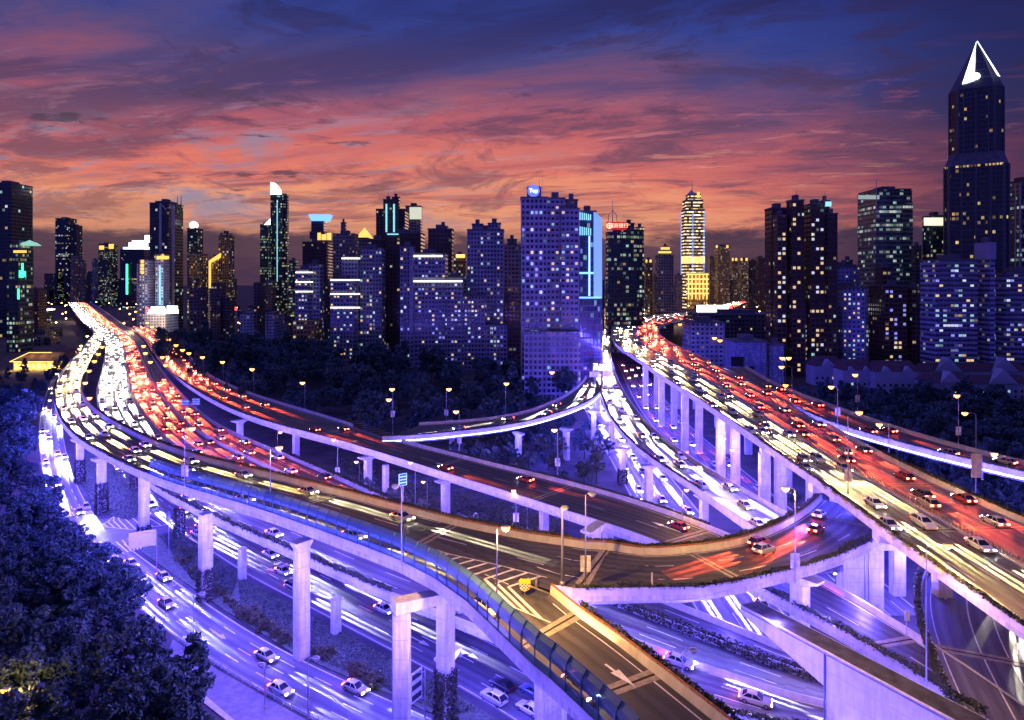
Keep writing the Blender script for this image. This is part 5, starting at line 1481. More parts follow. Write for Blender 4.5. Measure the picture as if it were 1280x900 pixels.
def facade(name, wall, glass, wu, wv, fu, fv, p, cols, strength=1.0, rough=.12, rowp=0.0, wallr=.8, spec=.4):
    """windows in a wall: cells of wu x wv metres; glass where the cell's middle fraction fu x fv; p of them lit"""
    m = bpy.data.materials.new('facade_'+name); m.use_nodes = True; t = m.node_tree; g = NT(t); b = t.nodes['Principled BSDF']
    u, v, _ = g.sep(g.n('ShaderNodeUVMap').outputs[0])
    rnd = g.n('ShaderNodeObjectInfo').outputs['Random']
    U = g.m('DIVIDE', u, wu); V = g.m('DIVIDE', v, wv)
    iu = g.m('FLOOR', U); iv = g.m('FLOOR', V); fx = g.m('FRACT', U); fy = g.m('FRACT', V)
    wc = g.n('ShaderNodeTexWhiteNoise', noise_dimensions='2D'); t.links.new(g.comb(iu, g.m('MULTIPLY', rnd, 53.0)), wc.inputs[0])
    wcol = wc.outputs[0]                                    # every window column has its own width and pier tone
    fue = g.m('MINIMUM', g.m('MULTIPLY', g.m('ADD', .62, g.m('MULTIPLY', wcol, .62)), fu/2), .48) if fu < .85 else fu/2
    mk = g.m('MULTIPLY', g.m('LESS_THAN', g.m('ABSOLUTE', g.m('SUBTRACT', fx, .5)), fue), g.m('LESS_THAN', g.m('ABSOLUTE', g.m('SUBTRACT', fy, .5)), fv/2))
    mk = g.m('MULTIPLY', mk, g.m('GREATER_THAN', v, 0.0))
    wn = g.n('ShaderNodeTexWhiteNoise', noise_dimensions='3D'); t.links.new(g.comb(iu, iv, g.m('MULTIPLY', rnd, 37.0)), wn.inputs[0])
    r1, r2, r3 = g.sep(wn.outputs[1])
    wr = g.n('ShaderNodeTexWhiteNoise', noise_dimensions='3D'); t.links.new(g.comb(3.0, iv, g.m('MULTIPLY', rnd, 91.0)), wr.inputs[0])
    thr = g.m('ADD', p, g.m('MULTIPLY', g.m('GREATER_THAN', wr.outputs[0], 1-rowp), .55)) if rowp else p
    lit = g.m('MULTIPLY', mk, g.m('LESS_THAN', r1, thr))
    cr = g.ramp(r2, [(i/len(cols), c) for i, c in enumerate(cols)], 'CONSTANT')
    # curtains: each lit room is brighter toward one side
    cur = g.m('ADD', .55, g.m('MULTIPLY', g.m('GREATER_THAN', g.m('ABSOLUTE', g.m('SUBTRACT', fx, g.m('ADD', .3, g.m('MULTIPLY', r3, .4)))), .12), .45))
    dirt = g.noise(g.n('ShaderNodeNewGeometry').outputs['Position'], .12, 4, .6)
    wallc = g.mix(g.smooth(dirt, .3, .7), tuple(c*.75 for c in wall), tuple(min(1, c*1.2) for c in wall))
    tone = g.m('ADD', .72, g.m('ADD', g.m('MULTIPLY', wcol, .38), g.m('MULTIPLY', g.m('LESS_THAN', fy, .11), .35)))
    wallc = g.mix(1.0, wallc, g.comb(tone, tone, tone), 'MULTIPLY')
    glc = g.mix(r3, glass, tuple(min(1, c*1.8+.006) for c in glass))
    g.put(b.inputs['Base Color'], g.mix(mk, wallc, glc))
    g.put(b.inputs['Roughness'], g.m('SUBTRACT', wallr, g.m('MULTIPLY', mk, wallr-rough)))
    b.inputs['Specular IOR Level'].default_value = spec
    g.put(b.inputs['Emission Color'], cr)
    g.put(b.inputs['Emission Strength'], g.m('MULTIPLY', g.m('MULTIPLY', lit, cur), g.m('MULTIPLY', g.m('ADD', .12, g.m('MULTIPLY', g.m('POWER', r3, 2.0), 1.0)), strength)))
    bp = g.n('ShaderNodeBump'); bp.inputs['Strength'].default_value = .5; bp.inputs['Distance'].default_value = .25
    g.put(bp.inputs['Height'], g.m('SUBTRACT', 1.0, mk)); t.links.new(bp.outputs[0], b.inputs['Normal'])
    m.cycles.emission_sampling = 'NONE'
    FAC[name] = m; return m
YW = (1, .70, .25); WW = (.9, .92, .80); TL = (.45, .85, .80); VI = (.35, .35, 1.0); AM = (1, .5, .12); BL = (.25, .45, 1.0)
facade('darkglass', (.035, .045, .06), (.012, .018, .03), 3.0, 4.0, .86, .7, .035, [TL, YW, WW], 1.0, rowp=.05, wallr=.35)
facade('greenlit', (.06, .075, .065), (.015, .03, .03), 2.6, 4.0, .8, .55, .20, [TL, WW, YW, (.6, .9, .5)], .75, rowp=.15)
facade('goldlit', (.34, .22, .09), (.03, .025, .02), 2.8, 3.6, .6, .5, .30, [YW, AM, WW], .9)
facade('tan', (.28, .24, .20), (.02, .02, .025), 3.0, 3.4, .5, .55, .10, [YW, WW, AM], .8)
facade('brown', (.10, .055, .045), (.015, .015, .02), 3.0, 3.2, .6, .55, .07, [YW, WW, YW, TL], .9)
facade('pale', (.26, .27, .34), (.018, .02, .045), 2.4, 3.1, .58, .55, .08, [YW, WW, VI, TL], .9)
facade('hotel', (.44, .46, .58), (.03, .03, .04), 3.4, 3.3, .45, .45, .07, [WW, YW], .8)
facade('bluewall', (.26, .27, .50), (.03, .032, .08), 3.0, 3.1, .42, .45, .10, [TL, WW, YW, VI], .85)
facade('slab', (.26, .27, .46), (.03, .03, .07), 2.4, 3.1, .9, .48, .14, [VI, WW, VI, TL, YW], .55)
facade('office', (.16, .18, .18), (.03, .05, .05), 3.2, 4.2, .94, .55, .12, [TL, WW, (.7, .85, .7)], .6, rowp=.22)
facade('stripe', (.34, .24, .12), (.03, .03, .03), 5, 7.0, .94, .36, .95, [(1, .72, .30), (1, .80, .45), (1, .85, .6), (1, .62, .2)], 3.2)
facade('citylow', (.10, .09, .09), (.015, .015, .02), 3.2, 3.2, .5, .5, .08, [YW, AM, WW, TL], .9)
facade('dots', (.20, .20, .36), (.05, .05, .2), 1.0, 1.0, .6, .6, .55, [VI, (.5, .5, 1)], .20, rough=.6)
facade('shanghai', (.055, .062, .065), (.012, .016, .025), 2.6, 4.1, .74, .6, .07, [YW, YW, AM], .9, rowp=.06, wallr=.5)
facade('bluebank', (.04, .06, .14), (.02, .035, .10), 2.2, 4.0, .8, .7, .08, [TL, BL, WW], .8, rowp=.05, wallr=.3)
def xr(x0, x1, D, d):
    """world x range of a block whose silhouette fills image columns x0..x1"""
    X0 = (x0-640)*(D if x0 < 640 else D+d)/F_PX; X1 = (x1-640)*(D+d if x1 < 640 else D)/F_PX
    if X1-X0 < 3: X1 = X0+max(3, (x1-x0)*D/F_PX*.8)
    return X0, X1
def zt(y, D): return H-(y-HY)*D/F_PX
def building(name, label, blocks, D, style, cat='tower', roof=True, group=None, depth=None):
    """blocks: (x0, x1, ytop[, dD, depth, style, ybottom])"""
    bx0 = min(b[0] for b in blocks); bx1 = max(b[1] for b in blocks)
    base = Vector((((bx0+bx1)/2-640)*D/F_PX, D, 0)); r = empty(name, base); tag(r, label, cat, group)
    r_info = []
    for i, b in enumerate(blocks):
        x0, x1, yt = b[:3]; dD = b[3] if len(b) > 3 else i*1.5; dp = b[4] if len(b) > 4 else (depth or min(34, (x1-x0)*D/F_PX*.8)); st = b[5] if len(b) > 5 else style
        zb = zt(b[6], D+dD) if len(b) > 6 else 0
        DD = D+dD; X0, X1 = xr(x0, x1, DD, dp); Z = zt(yt, DD)
        q = MB(); q.box(X0-base.x, X1-base.x, DD-base.y, DD+dp-base.y, zb, Z)
        o = q.build('tower_block', FAC[st], r)
        if roof:
            q = MB(); k = .35
            q.box(X0-base.x-k, X1-base.x+k, DD-base.y-k, DD+dp-base.y+k, Z+.003, Z+1.0); q.box(X0-base.x+(X1-X0)*.3, X0-base.x+(X1-X0)*.68, DD-base.y+dp*.25, DD-base.y+dp*.7, Z+1.003, Z+4.2)
            q.build('roof', M_ROOF, o)
        r_info.append((X0-base.x, X1-base.x, DD-base.y, DD+dp-base.y, Z, zb))
    return r, r_info
M_ROOF = mat('roof_grey', (.12, .12, .14), .8, vary=.3, scale=.3)
def addbox(r, name, m, x0, x1, y0, y1, z0, z1):
    q = MB(); q.box(x0, x1, y0, y1, z0, z1); return q.build(name, m, r)
def pxbox(r, name, m, px0, px1, py0, py1, D, dy=-.3, dep=.6):
    """a fitting on the front of a building given by its image rectangle"""
    b = r.location; return addbox(r, name, m, (px0-640)*D/F_PX-b.x, (px1-640)*D/F_PX-b.x, D-b.y+dy, D-b.y+dy+dep, zt(py1, D), zt(py0, D))
def antenna(r, px, py0, py1, D, rad=.35):
    b = r.location; x = (px-640)*D/F_PX-b.x; y = D-b.y+6
    q = MB(); q.tube([(x, y, zt(py1, D)-2), (x, y, zt(py0, D))], [rad, rad*.25], 6); q.build('antenna', M_STEEL, r)
WINM = {}
def lit_panes(r, info, bi, wu, wv, fu, fv, n, seed, mats=('lit_warm', 'lit_white', 'lit_teal', 'lit_warm'), side=False, zmin=4):
    """lit windows as panes of their own, each in its reveal on the front wall"""
    X0, X1, Y0, Y1, Z, zb = info[bi]; rr = random.Random(seed)
    cells = [(i, j) for i in range(int((X1-X0)/wu)) for j in range(int(max(zb, zmin)/wv), int(Z/wv))]
    rr.shuffle(cells)
    for i, j in cells[:n]:
        mk = rr.choice(mats); key = (round(wu*fu, 2), round(wv*fv, 2), mk)
        if key not in WINM:
            q = MB(); w = wu*fu/2; h = wv*fv/2
            q.box(-w, w, 0, .05, -h, h, mi=0)
            for (a, b_, c, d) in ((-w-.08, -w, -h-.08, h+.08), (w, w+.08, -h-.08, h+.08), (-w, w, h, h+.08), (-w, w, -h-.1, -h), (-.04, .04, -h, h)):
                q.box(a, b_, -.06, .0, c, d, mi=1)
            WINM[key] = q.mesh('window', [MATS[mk], M_STEEL])
        link('window', WINM[key], r, (X0+(i+.5)*wu, Y0-.07, (j+.5)*wv))

def text(r, body, size, loc, m, name='sign_lettering', rz=0.0, ext=.08):
    c = bpy.data.curves.new(name, 'FONT'); c.body = body; c.size = size; c.extrude = ext; c.align_x = 'CENTER'; c.align_y = 'CENTER'
    c.materials.append(m); tmp = bpy.data.objects.new(name, c); COL.objects.link(tmp); bpy.context.view_layer.update()
    me = bpy.data.meshes.new_from_object(tmp.evaluated_get(bpy.context.evaluated_depsgraph_get())); bpy.data.objects.remove(tmp)
    me.materials.clear(); me.materials.append(m); o = bpy.data.objects.new(name, me); COL.objects.link(o)
    if r: o.parent = r
    o.location = loc; o.rotation_euler = (R(90), 0, rz); return o

# --- west skyline
B = building
r, _ = B('office_tower', 'huge dark slab tower at the far left edge with few lit windows', [(-14, 41, 229), (-14, 38, 233, 4)], 760, 'darkglass')
r, _ = B('domed_tower', 'low tower with a lit green dome and green neon bars', [(8, 42, 313), (12, 38, 306, 3)], 600, 'greenlit')
q = MB(); q.prism([(cos(i*pi/5)*9, sin(i*pi/5)*9) for i in range(10)], zt(306, 600), zt(302, 600), top=[(cos(i*pi/5)*5, sin(i*pi/5)*5) for i in range(10)]); q.prism([(cos(i*pi/5)*4, sin(i*pi/5)*4) for i in range(10)], zt(302, 600), zt(299, 600), top=[(0.1*cos(i*pi/5), .1*sin(i*pi/5)) for i in range(10)]); o = q.build('dome', em('dome_light', (.35, .75, .45), .8), r); o.location.y = 12
for x0, x1, y0, y1 in ((27, 29, 329, 347), (30, 32, 339, 346), (24, 26, 338, 347), (22, 24, 361, 374)): pxbox(r, 'neon_bar', NEON_G, x0, x1, y0, y1, 600)
pxbox(r, 'crown_light', GOLD, 17, 33, 313, 316, 600)
r, _ = B('office_tower', 'dark glass tower stepped down on its right shoulder, west skyline', [(69, 96, 273), (88, 103, 282, 4)], 1750, 'darkglass')
r, _ = B('apartment_tower', 'small tan tower in front of the stepped dark tower', [(88, 103, 320), (100, 108, 327, 3)], 1680, 'tan')
r, _ = B('apartment_tower', 'slim pale tower standing between two dark ones, west skyline', [(115, 123, 325)], 1680, 'pale')
r, _ = B('office_tower', 'short dark tower with yellow lit top corners', [(123, 147, 305)], 1640, 'greenlit')
pxbox(r, 'crown_light', GOLD, 124, 130, 307, 312, 1640); pxbox(r, 'crown_light', GOLD, 136, 142, 305, 311, 1640)
r, _ = B('office_tower', 'tower with a brilliant white lit crown and vertical green neon', [(150, 190, 312)], 1560, 'darkglass')
for x0, x1, y0, y1, m in ((154, 188, 309, 311.5, WHITE_L), (161, 184, 303, 308.5, WHITE_L), (165, 186, 300.5, 303, STRIP_W), (181, 187, 294, 303, WHITE_L), (157.5, 160, 330, 368, NEON_G)): pxbox(r, 'crown_light', m, x0, x1, y0, y1, 1560, dep=4)
r, inf = B('hotel', 'pale blue hotel block with yellow characters on its roof, behind the white billboard', [(174, 196, 325), (194, 212, 318, -2), (171, 176, 330, 4)], 830, 'hotel', cat='hotel')
lit_panes(r, inf, 0, 3.4, 3.3, .45, .45, 40, 5, ('lit_warm', 'lit_white')); lit_panes(r, inf, 1, 3.4, 3.3, .45, .45, 24, 6, ('lit_warm', 'lit_white'))
pxbox(r, 'sign_panel', GOLD, 196, 211, 320, 324, 826); 
q = MB(); q.prism([(-1.2, 0), (0, -.3), (1.2, 0), (0, .3)], 0, 1.2, top=[(-.2, 0), (0, -.1), (.2, 0), (0, .1)]); o = q.build('sign_emblem', GOLD, r); o.location = ((203.5-640)*826/F_PX-r.location.x, -4.0, zt(319.6, 826)); o.scale = (1.8, 1.8, 1.8)
for k in range(4): pxbox(r, 'sign_panel', GOLD, 176, 180, 325+4.6*k, 328.6+4.6*k, 830)
pxbox(r, 'light_strip', CYAN_L, 199, 200.5, 332, 381, 826)
r, _ = B('lowrise_hall', 'low grey hall topped by a blazing white billboard beside the red carriageway', [(181, 223, 392)], 800, 'hotel', cat='hall', roof=False)
pxbox(r, 'billboard', em('billboard_light', (.62, .97, 1), 4), 184, 223, 387, 391.5, 799); pxbox(r, 'billboard', em('billboard_light2', (.85, .98, 1), 6), 189, 206, 383.5, 387, 799); pxbox(r, 'billboard', MATS['billboard_light2'], 209, 222, 382.5, 387, 799); pxbox(r, 'billboard', RED_L, 182.5, 186, 384, 391, 798)
text(r, '...', 2, (0, 4, 3), GOLD) if False else None
light('POINT', ((203-640)*780/F_PX, 780, zt(386, 780)), 14000, (.7, .95, 1), size=2)
r, _ = B('office_tower', 'tall dark tower with V notched top and twin masts, west skyline', [(187, 229, 254), (194, 222, 252, -4)], 880, 'darkglass')
antenna(r, 219, 243, 254, 880, .8); antenna(r, 223.5, 243, 254, 880, .8)
for a_, b_ in (((200, 254), (208, 262)), ((208, 262), (216, 254))):
    q = MB(); bx = r.location.x; q.tube([((a_[0]-640)*874/F_PX-bx, -6.5, zt(a_[1], 874)), ((b_[0]-640)*874/F_PX-bx, -6.5, zt(b_[1], 874))], .9, 4); q.build('roof_brace', M_STEEL, r)
for xx in (199, 215): pxbox(r, 'pilaster', M_STEEL, xx, xx+3, 256, 392, 875)
r, _ = B('office_tower', 'speckled tower crowned by a glowing white globe', [(234, 254, 286)], 980, 'greenlit')
q = MB(); 
for k in range(6):
    z0 = -1+2*k/6; z1 = -1+2*(k+1)/6; a_ = max(.05, (1-z0*z0)**.5)*6; b_ = max(.05, (1-z1*z1)**.5)*6
    q.prism([(cos(i*pi/6)*a_, sin(i*pi/6)*a_) for i in range(12)], z0*6, z1*6, top=[(cos(i*pi/6)*b_, sin(i*pi/6)*b_) for i in range(12)])
o = q.build('globe', em('globe_light', (1, .95, .82), 3), r); o.location = ((239-640)*980/F_PX-r.location.x, 8, zt(281, 980))
r, _ = B('office_tower', 'squat gold-lit block below the globe tower', [(236, 260, 318)], 900, 'goldlit')
r, _ = B('office_tower', 'rounded gold tower with a slanted lit roof wing', [(273, 293, 296), (275, 291, 292, 3), (262, 279, 322, -6)], 940, 'goldlit')
q = MB(); bx = r.location.x; a0 = (261-640)*930/F_PX-bx; a1 = (276-640)*930/F_PX-bx; q.face([(a0, -10.2, zt(330, 930)), (a1, -10.2, zt(322, 930)), (a1, -10.2, zt(316, 930)), (a0, -10.2, zt(326, 930))]); q.face([(a0, -9.8, zt(326, 930)), (a1, -9.8, zt(316, 930)), (a1, -9.8, zt(322, 930)), (a0, -9.8, zt(330, 930))]); q.build('roof_wing', GOLD, r)
pxbox(r, 'light_strip', GOLD, 261, 263.5, 326, 366, 932)
r, _ = B('office_tower', 'tall green-lit tower with a bright curved white fin on top', [(338, 360, 243), (353, 361, 245, 3)], 1060, 'greenlit')
q = MB(); bx = r.location.x; D_ = 1059
pts = [(338, 243), (352, 243), (351, 238), (348, 233), (344, 229), (338, 227.5)]
for dy in (0, 1.5): q.face([((x-640)*D_/F_PX-bx, -1.2+dy, zt(y, D_)) for x, y in (pts if dy else pts[::-1])])
q.build('roof_fin', WHITE_L, r)
pxbox(r, 'light_strip', CYAN_L, 346, 347, 250, 352, 1060)
r, _ = B('office_tower', 'lower green-lit tower with a pointed white corner beside the finned one', [(325, 339, 281)], 1040, 'greenlit')
q = MB(); bx = r.location.x; q.face([((x-640)*1039/F_PX-bx, -1, zt(y, 1039)) for x, y in ((330, 281), (338, 281), (338, 273))]); q.build('roof_fin', WHITE_L, r)
r, _ = B('apartment_tower', 'small green tower right of the finned tower', [(361, 373, 326)], 960, 'greenlit')
r, _ = B('office_tower', 'tower with a flared blue-lit crown', [(387, 411, 290), (389, 409, 276, 2)], 860, 'darkglass')
q = MB(); bx = r.location.x; w0 = 10; q.prism([(-w0, 0), (w0, 0), (w0, 14), (-w0, 14)], zt(276, 860), zt(268, 860), top=[(-w0-3, -2), (w0+3, -2), (w0+3, 16), (-w0-3, 16)]); q.build('crown', NEON_B, r)
r, _ = B('apartment_tower', 'dark brown tower with a yellow lit band, in front of the blue crown', [(378, 417, 303), (396, 414, 297, 3)], 720, 'brown')
pxbox(r, 'crown_light', GOLD, 397, 401, 291, 300, 719); pxbox(r, 'crown_light', GOLD, 402, 408, 293, 300, 719); pxbox(r, 'crown_light', GOLD, 409, 414, 291, 300, 719)
r, _ = B('office_tower', 'tan tower with a box on its roof left of the gold pyramid', [(416, 448, 293), (426, 433, 279, 6)], 640, 'tan')
r, _ = B('apartment_tower', 'tower capped by a small golden pyramid', [(445, 463, 298)], 700, 'tan')
q = MB(); q.prism([(-7.5, 0), (7.5, 0), (7.5, 14), (-7.5, 14)], zt(297, 700), zt(284, 700), top=[(-.2, 6.8), (.2, 6.8), (.2, 7.2), (-.2, 7.2)]); q.build('roof_pyramid', GOLD, r)
# --- middle apartment row
def bands(r, info, bi, wv, out=.9, th=.22, rail=.8, m=None, z0=6, name='balcony', x0f=0, x1f=1):
    X0, X1, Y0, Y1, Z, zb = info[bi]; X0, X1 = X0+(X1-X0)*x0f, X0+(X1-X0)*x1f
    j = int(max(z0, zb)/wv)+1
    while j*wv < Z-1.5:
        q = MB(); z = j*wv; q.box(X0+.1, X1-.1, Y0-out, Y0-.005, z, z+th); q.box(X0+.1, X1-.1, Y0-out, Y0-out+.12, z+th, z+th+rail); q.build(name, m or M_PALE, r); j += 1
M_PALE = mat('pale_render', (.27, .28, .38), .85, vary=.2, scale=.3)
r, inf = B('apartment_tower', 'pale stepped apartment tower with two white light bars, leftmost of the lit row', [(369, 391, 338), (384, 405, 331, 5)], 540, 'pale')
for y in (340.5, 352.5, 364.5): pxbox(r, 'light_bar', STRIP_W, 369.5, 391, y-.7, y+.7, 539)
lit_panes(r, inf, 0, 2.4, 3.1, .58, .55, 22, 31); bands(r, inf, 0, 3.1)
r, inf = B('apartment_tower', 'pale stepped apartment block with four white light bars', [(413, 450, 350), (427, 452, 322, 5), (450, 482, 311, 9)], 520, 'pale')
for a_, b_, y in ((427, 450, 323), (413, 450, 350), (413, 450, 367.5), (413, 450, 384.5)): pxbox(r, 'light_bar', STRIP_W, a_, b_, y-.8, y+.8, 519 if a_ < 420 else 524)
lit_panes(r, inf, 0, 2.4, 3.1, .58, .55, 26, 32); lit_panes(r, inf, 2, 2.4, 3.1, .58, .55, 20, 33); bands(r, inf, 0, 3.1)
r, _ = B('office_tower', 'dark tower with two glowing teal lines and pointed shoulders', [(470, 511, 262), (479, 492, 250, -2), (490, 500, 247, -3)], 690, 'brown')
for x in (482, 491.5): pxbox(r, 'neon_line', CYAN_L, x, x+2, 255, 290, 685)
antenna(r, 484, 236, 250, 690); antenna(r, 492, 234, 250, 690)
r, _ = B('office_tower', 'tower with a glowing glass top right behind the teal-lined one', [(507, 528, 258)], 760, 'tan')
pxbox(r, 'crown_light', em('pale_crown', (.8, .85, .55), .8), 512, 527, 259, 274, 759)
r, inf = B('apartment_tower', 'very dark apartment slab with scattered yellow windows behind the stepped block', [(482, 531, 292), (460, 484, 300, 6)], 560, 'brown')
pxbox(r, 'light_bar', CYAN_L, 484, 498, 292, 293.5, 559)
r, inf = B('apartment_tower', 'dark apartment tower with twin roof boxes over the stepped block', [(535, 567, 287), (548, 560, 284, 4)], 520, 'brown')
r, inf = B('apartment_block', 'broad pale blue apartment block stepping down to the right with two white bars', [(500, 519, 309), (514, 560, 318, 2), (555, 580, 348, 4), (576, 607, 371, 6), (604, 634, 407, 8)], 480, 'pale', cat='apartment block')
pxbox(r, 'light_bar', STRIP_W, 517, 553, 319, 321, 481); pxbox(r, 'light_bar', STRIP_W, 517, 578, 350.5, 352.5, 480)
pxbox(r, 'fin_wall', M_PALE, 512, 516.5, 309, 416, 479, dy=-2.0, dep=2.4)
for bi, nn_, sd_ in ((0, 10, 40), (1, 34, 41), (2, 18, 42), (3, 20, 43), (4, 6, 44)): lit_panes(r, inf, bi, 2.4, 3.1, .58, .55, nn_, sd_, ('lit_warm', 'lit_white', 'lit_violet'))
for bi in (1, 2, 3): bands(r, inf, bi, 3.1)
r, _ = B('apartment_tower', 'orange glowing narrow tower peeping between the apartment towers', [(567, 583, 319)], 800, 'goldlit'); pxbox(r, 'crown_light', ORANGE_L, 570, 581, 318, 322, 799)
r, inf = B('apartment_tower', 'grey balcony tower with crenellated roof left of the tan one', [(584, 630, 288), (590, 604, 281, 4), (610, 626, 280, 4)], 500, 'pale')
lit_panes(r, inf, 0, 2.4, 3.1, .58, .55, 30, 51)
r, _ = B('apartment_tower', 'narrow tan tower with a flat cap beside the lettered tower', [(630, 651, 307), (634, 646, 300, 3)], 560, 'tan')
r, _ = B('apartment_block', 'low dark apartment block with yellow windows at the park edge', [(606, 652, 375)], 520, 'brown', cat='apartment block')
# lettered tower
r, inf = B('apartment_tower', 'tallest pale apartment tower with a round blue Top sign on its roof drum', [(651, 684, 248), (682, 706, 249, 5), (700, 724, 262, 2), (706, 722, 251, 8)], 372, 'pale')
lit_panes(r, inf, 0, 2.4, 3.1, .58, .55, 26, 61, ('lit_warm', 'lit_violet', 'lit_teal', 'lit_white')); lit_panes(r, inf, 1, 2.4, 3.1, .58, .55, 26, 62); lit_panes(r, inf, 2, 2.4, 3.1, .58, .55, 22, 63)
X0, X1, Y0, Y1, Z, zb = inf[0]
for f in (0.02, .34, .66, .98): q = MB(); xx = X0+(X1-X0)*f; q.box(xx-.35, xx+.35, Y0-.7, Y0-.004, 4, Z); q.build('pilaster', M_PALE, r)
bands(r, inf, 1, 3.1, out=1.2); bands(r, inf, 2, 3.1, out=.8)
cx = (668-640)*372/F_PX-r.location.x; zc_ = zt(238, 372)
q = MB(); q.prism([(cx+cos(i*pi/12)*4.0, 6+sin(i*pi/12)*4.0) for i in range(24)], Z, zc_+2.6); q.build('roof_drum', M_PALE, r)
q = MB(); q.prism([(cos(i*pi/14)*3.3, sin(i*pi/14)*3.3) for i in range(28)], -.2, .2); q.v = [(x, z, y) for x, y, z in q.v]; o = q.build('sign_disc', em('disc_blue', (.10, .16, 1), 1.6), r); o.location = (cx-.4, 1.6, zc_)
text(r, 'Top', 2.9, (cx-.4, 1.3, zc_), WHITE_L)
antenna(r, 675, 220, 240, 372, .12); antenna(r, 679, 219, 240, 372, .12)
addbox(r, 'podium', FAC['pale'], (655-640)*372/F_PX-r.location.x, (724-640)*372/F_PX-r.location.x, -6, 20, 0, zt(432, 372)+8)
r, _ = B('office_tower', 'blue glass tower with an icy lit slanted side beside the lettered tower', [(723, 745, 265), (741, 753, 300, -1)], 425, 'bluebank')
q = MB(); bx = r.location.x; D_ = 423
for dy in (0, 4): q.face([((x-640)*D_/F_PX-bx, -2.2+dy, zt(y, D_)) for x, y in (((742, 372), (752.5, 372), (752.5, 273), (743.5, 265), (742, 265)) if not dy else ((742, 265), (743.5, 265), (752.5, 273), (752.5, 372), (742, 372)))])
q.build('lit_glass_side', ICE, r)
pxbox(r, 'neon_line', em('ice_line', (.4, .65, 1), 3), 736, 737.5, 295, 370, 424)
for k in range(6):
    pxbox(r, 'crown_light', CYAN_L, 724.5+k*2.6, 725.7+k*2.6, 265+k*.6, 275, 424); pxbox(r, 'crown_light', CYAN_L, 724.5+k*2.6, 725.7+k*2.6, 283+k*.5, 294, 424)
pxbox(r, 'light_bar', CYAN_L, 724, 752, 340, 342.5, 424); pxbox(r, 'light_bar', CYAN_L, 724, 752, 371, 373, 423)
r, _ = B('office_tower', 'dark bank tower with a red glowing sign on its roof', [(757, 786, 291), (783, 797, 288, 4), (794, 805, 285, 8), (779, 793, 280, 12)], 600, 'greenlit')
addbox(r, 'sign_board', mat('sign_dark_red', (.2, .01, .015), .5, emit=(1, .03, .05), estr=.5), (758-640)*600/F_PX-r.location.x, (783-640)*600/F_PX-r.location.x, -1.2, -.6, zt(287.5, 600), zt(277.5, 600))
q = MB()
for i in range(20):
    a0_ = 2*pi*i/20; a1_ = 2*pi*(i+1)/20; q.face([(cos(a0_)*2.6, 0, sin(a0_)*2.6), (cos(a1_)*2.6, 0, sin(a1_)*2.6), (cos(a1_)*1.8, 0, sin(a1_)*1.8), (cos(a0_)*1.8, 0, sin(a0_)*1.8)])
q.box(-.35, .35, -.02, .05, -1.8, 1.8); q.box(-1.2, 1.2, -.03, .04, -.3, .3)
o = q.build('sign_emblem', em('sign_red_bright', (1, .25, .15), 5), r); o.location = ((761.5-640)*600/F_PX-r.location.x, -1.5, zt(282.5, 600))
text(r, '招商银行', 4.3, ((773-640)*600/F_PX-r.location.x, -1.5, zt(282.5, 600)), MATS['sign_red_bright'])
antenna(r, 767, 249, 278, 600, .5)
q = MB(); bx = r.location.x
for a_ in (-1, 1): q.tube([((767-640)*600/F_PX-bx+a_*4, 6, zt(278, 600)), ((767-640)*600/F_PX-bx+a_*3.5, 6, zt(268, 600)), ((767-640)*600/F_PX-bx, 6, zt(262, 600))], .3, 5)
q.build('mast_frame', M_STEEL, r)
r, _ = B('apartment_tower', 'tower with a small golden tiered crown left of the striped tower', [(819, 842, 320), (823, 839, 314, 3), (827, 836, 309, 5)], 800, 'tan')
pxbox(r, 'crown_light', GOLD, 823, 839, 314, 316.5, 799); pxbox(r, 'crown_light', GOLD, 826, 837, 309, 312, 799)
r, inf = B('landmark_tower', 'brilliant tower striped with white light lines over a golden base', [(851, 881, 262), (853, 879, 250, 2), (857, 876, 243, 4)], 1500, 'stripe')
pxbox(r, 'gold_band', em('gold_bright', (1, .62, .16), 1.9), 852, 881, 321, 329, 1499); r_ = r  # gold floodlighting put in as emission on band, cornices and columns
addbox(r, 'gold_podium', facade('gold_podium', (.5, .30, .09), (.05, .03, .01), 5.0, 9.0, .5, .6, .9, [YW, AM], 1.3), (859-640)*1490/F_PX-r.location.x, (885-640)*1490/F_PX-r.location.x, -11, -5, 0, zt(341, 1490))
for y in (343, 349, 355, 361, 367): pxbox(r, 'gold_cornice', MATS['gold_bright'], 858, 886, y-.8, y+.6, 1484)
for k in range(6): pxbox(r, 'gold_column', MATS['gold_bright'], 860+k*4.6, 861.2+k*4.6, 344, 374, 1483)
for x in (851.4, 866, 880): pxbox(r, 'light_line', ICE, x-.5, x+.5, 264, 370, 1499)
antenna(r, 866, 226, 243, 1500, 1.2); pxbox(r, 'beacon', GOLD, 871.5, 874.5, 240, 247, 1501)
q = MB(); q.prism([(cos(i*pi/6)*11, 12+sin(i*pi/6)*11) for i in range(12)], zt(243, 1500), zt(237, 1500), top=[(cos(i*pi/6)*1, 12+sin(i*pi/6)*1) for i in range(12)]); q.build('roof_dome', M_STEEL, r)
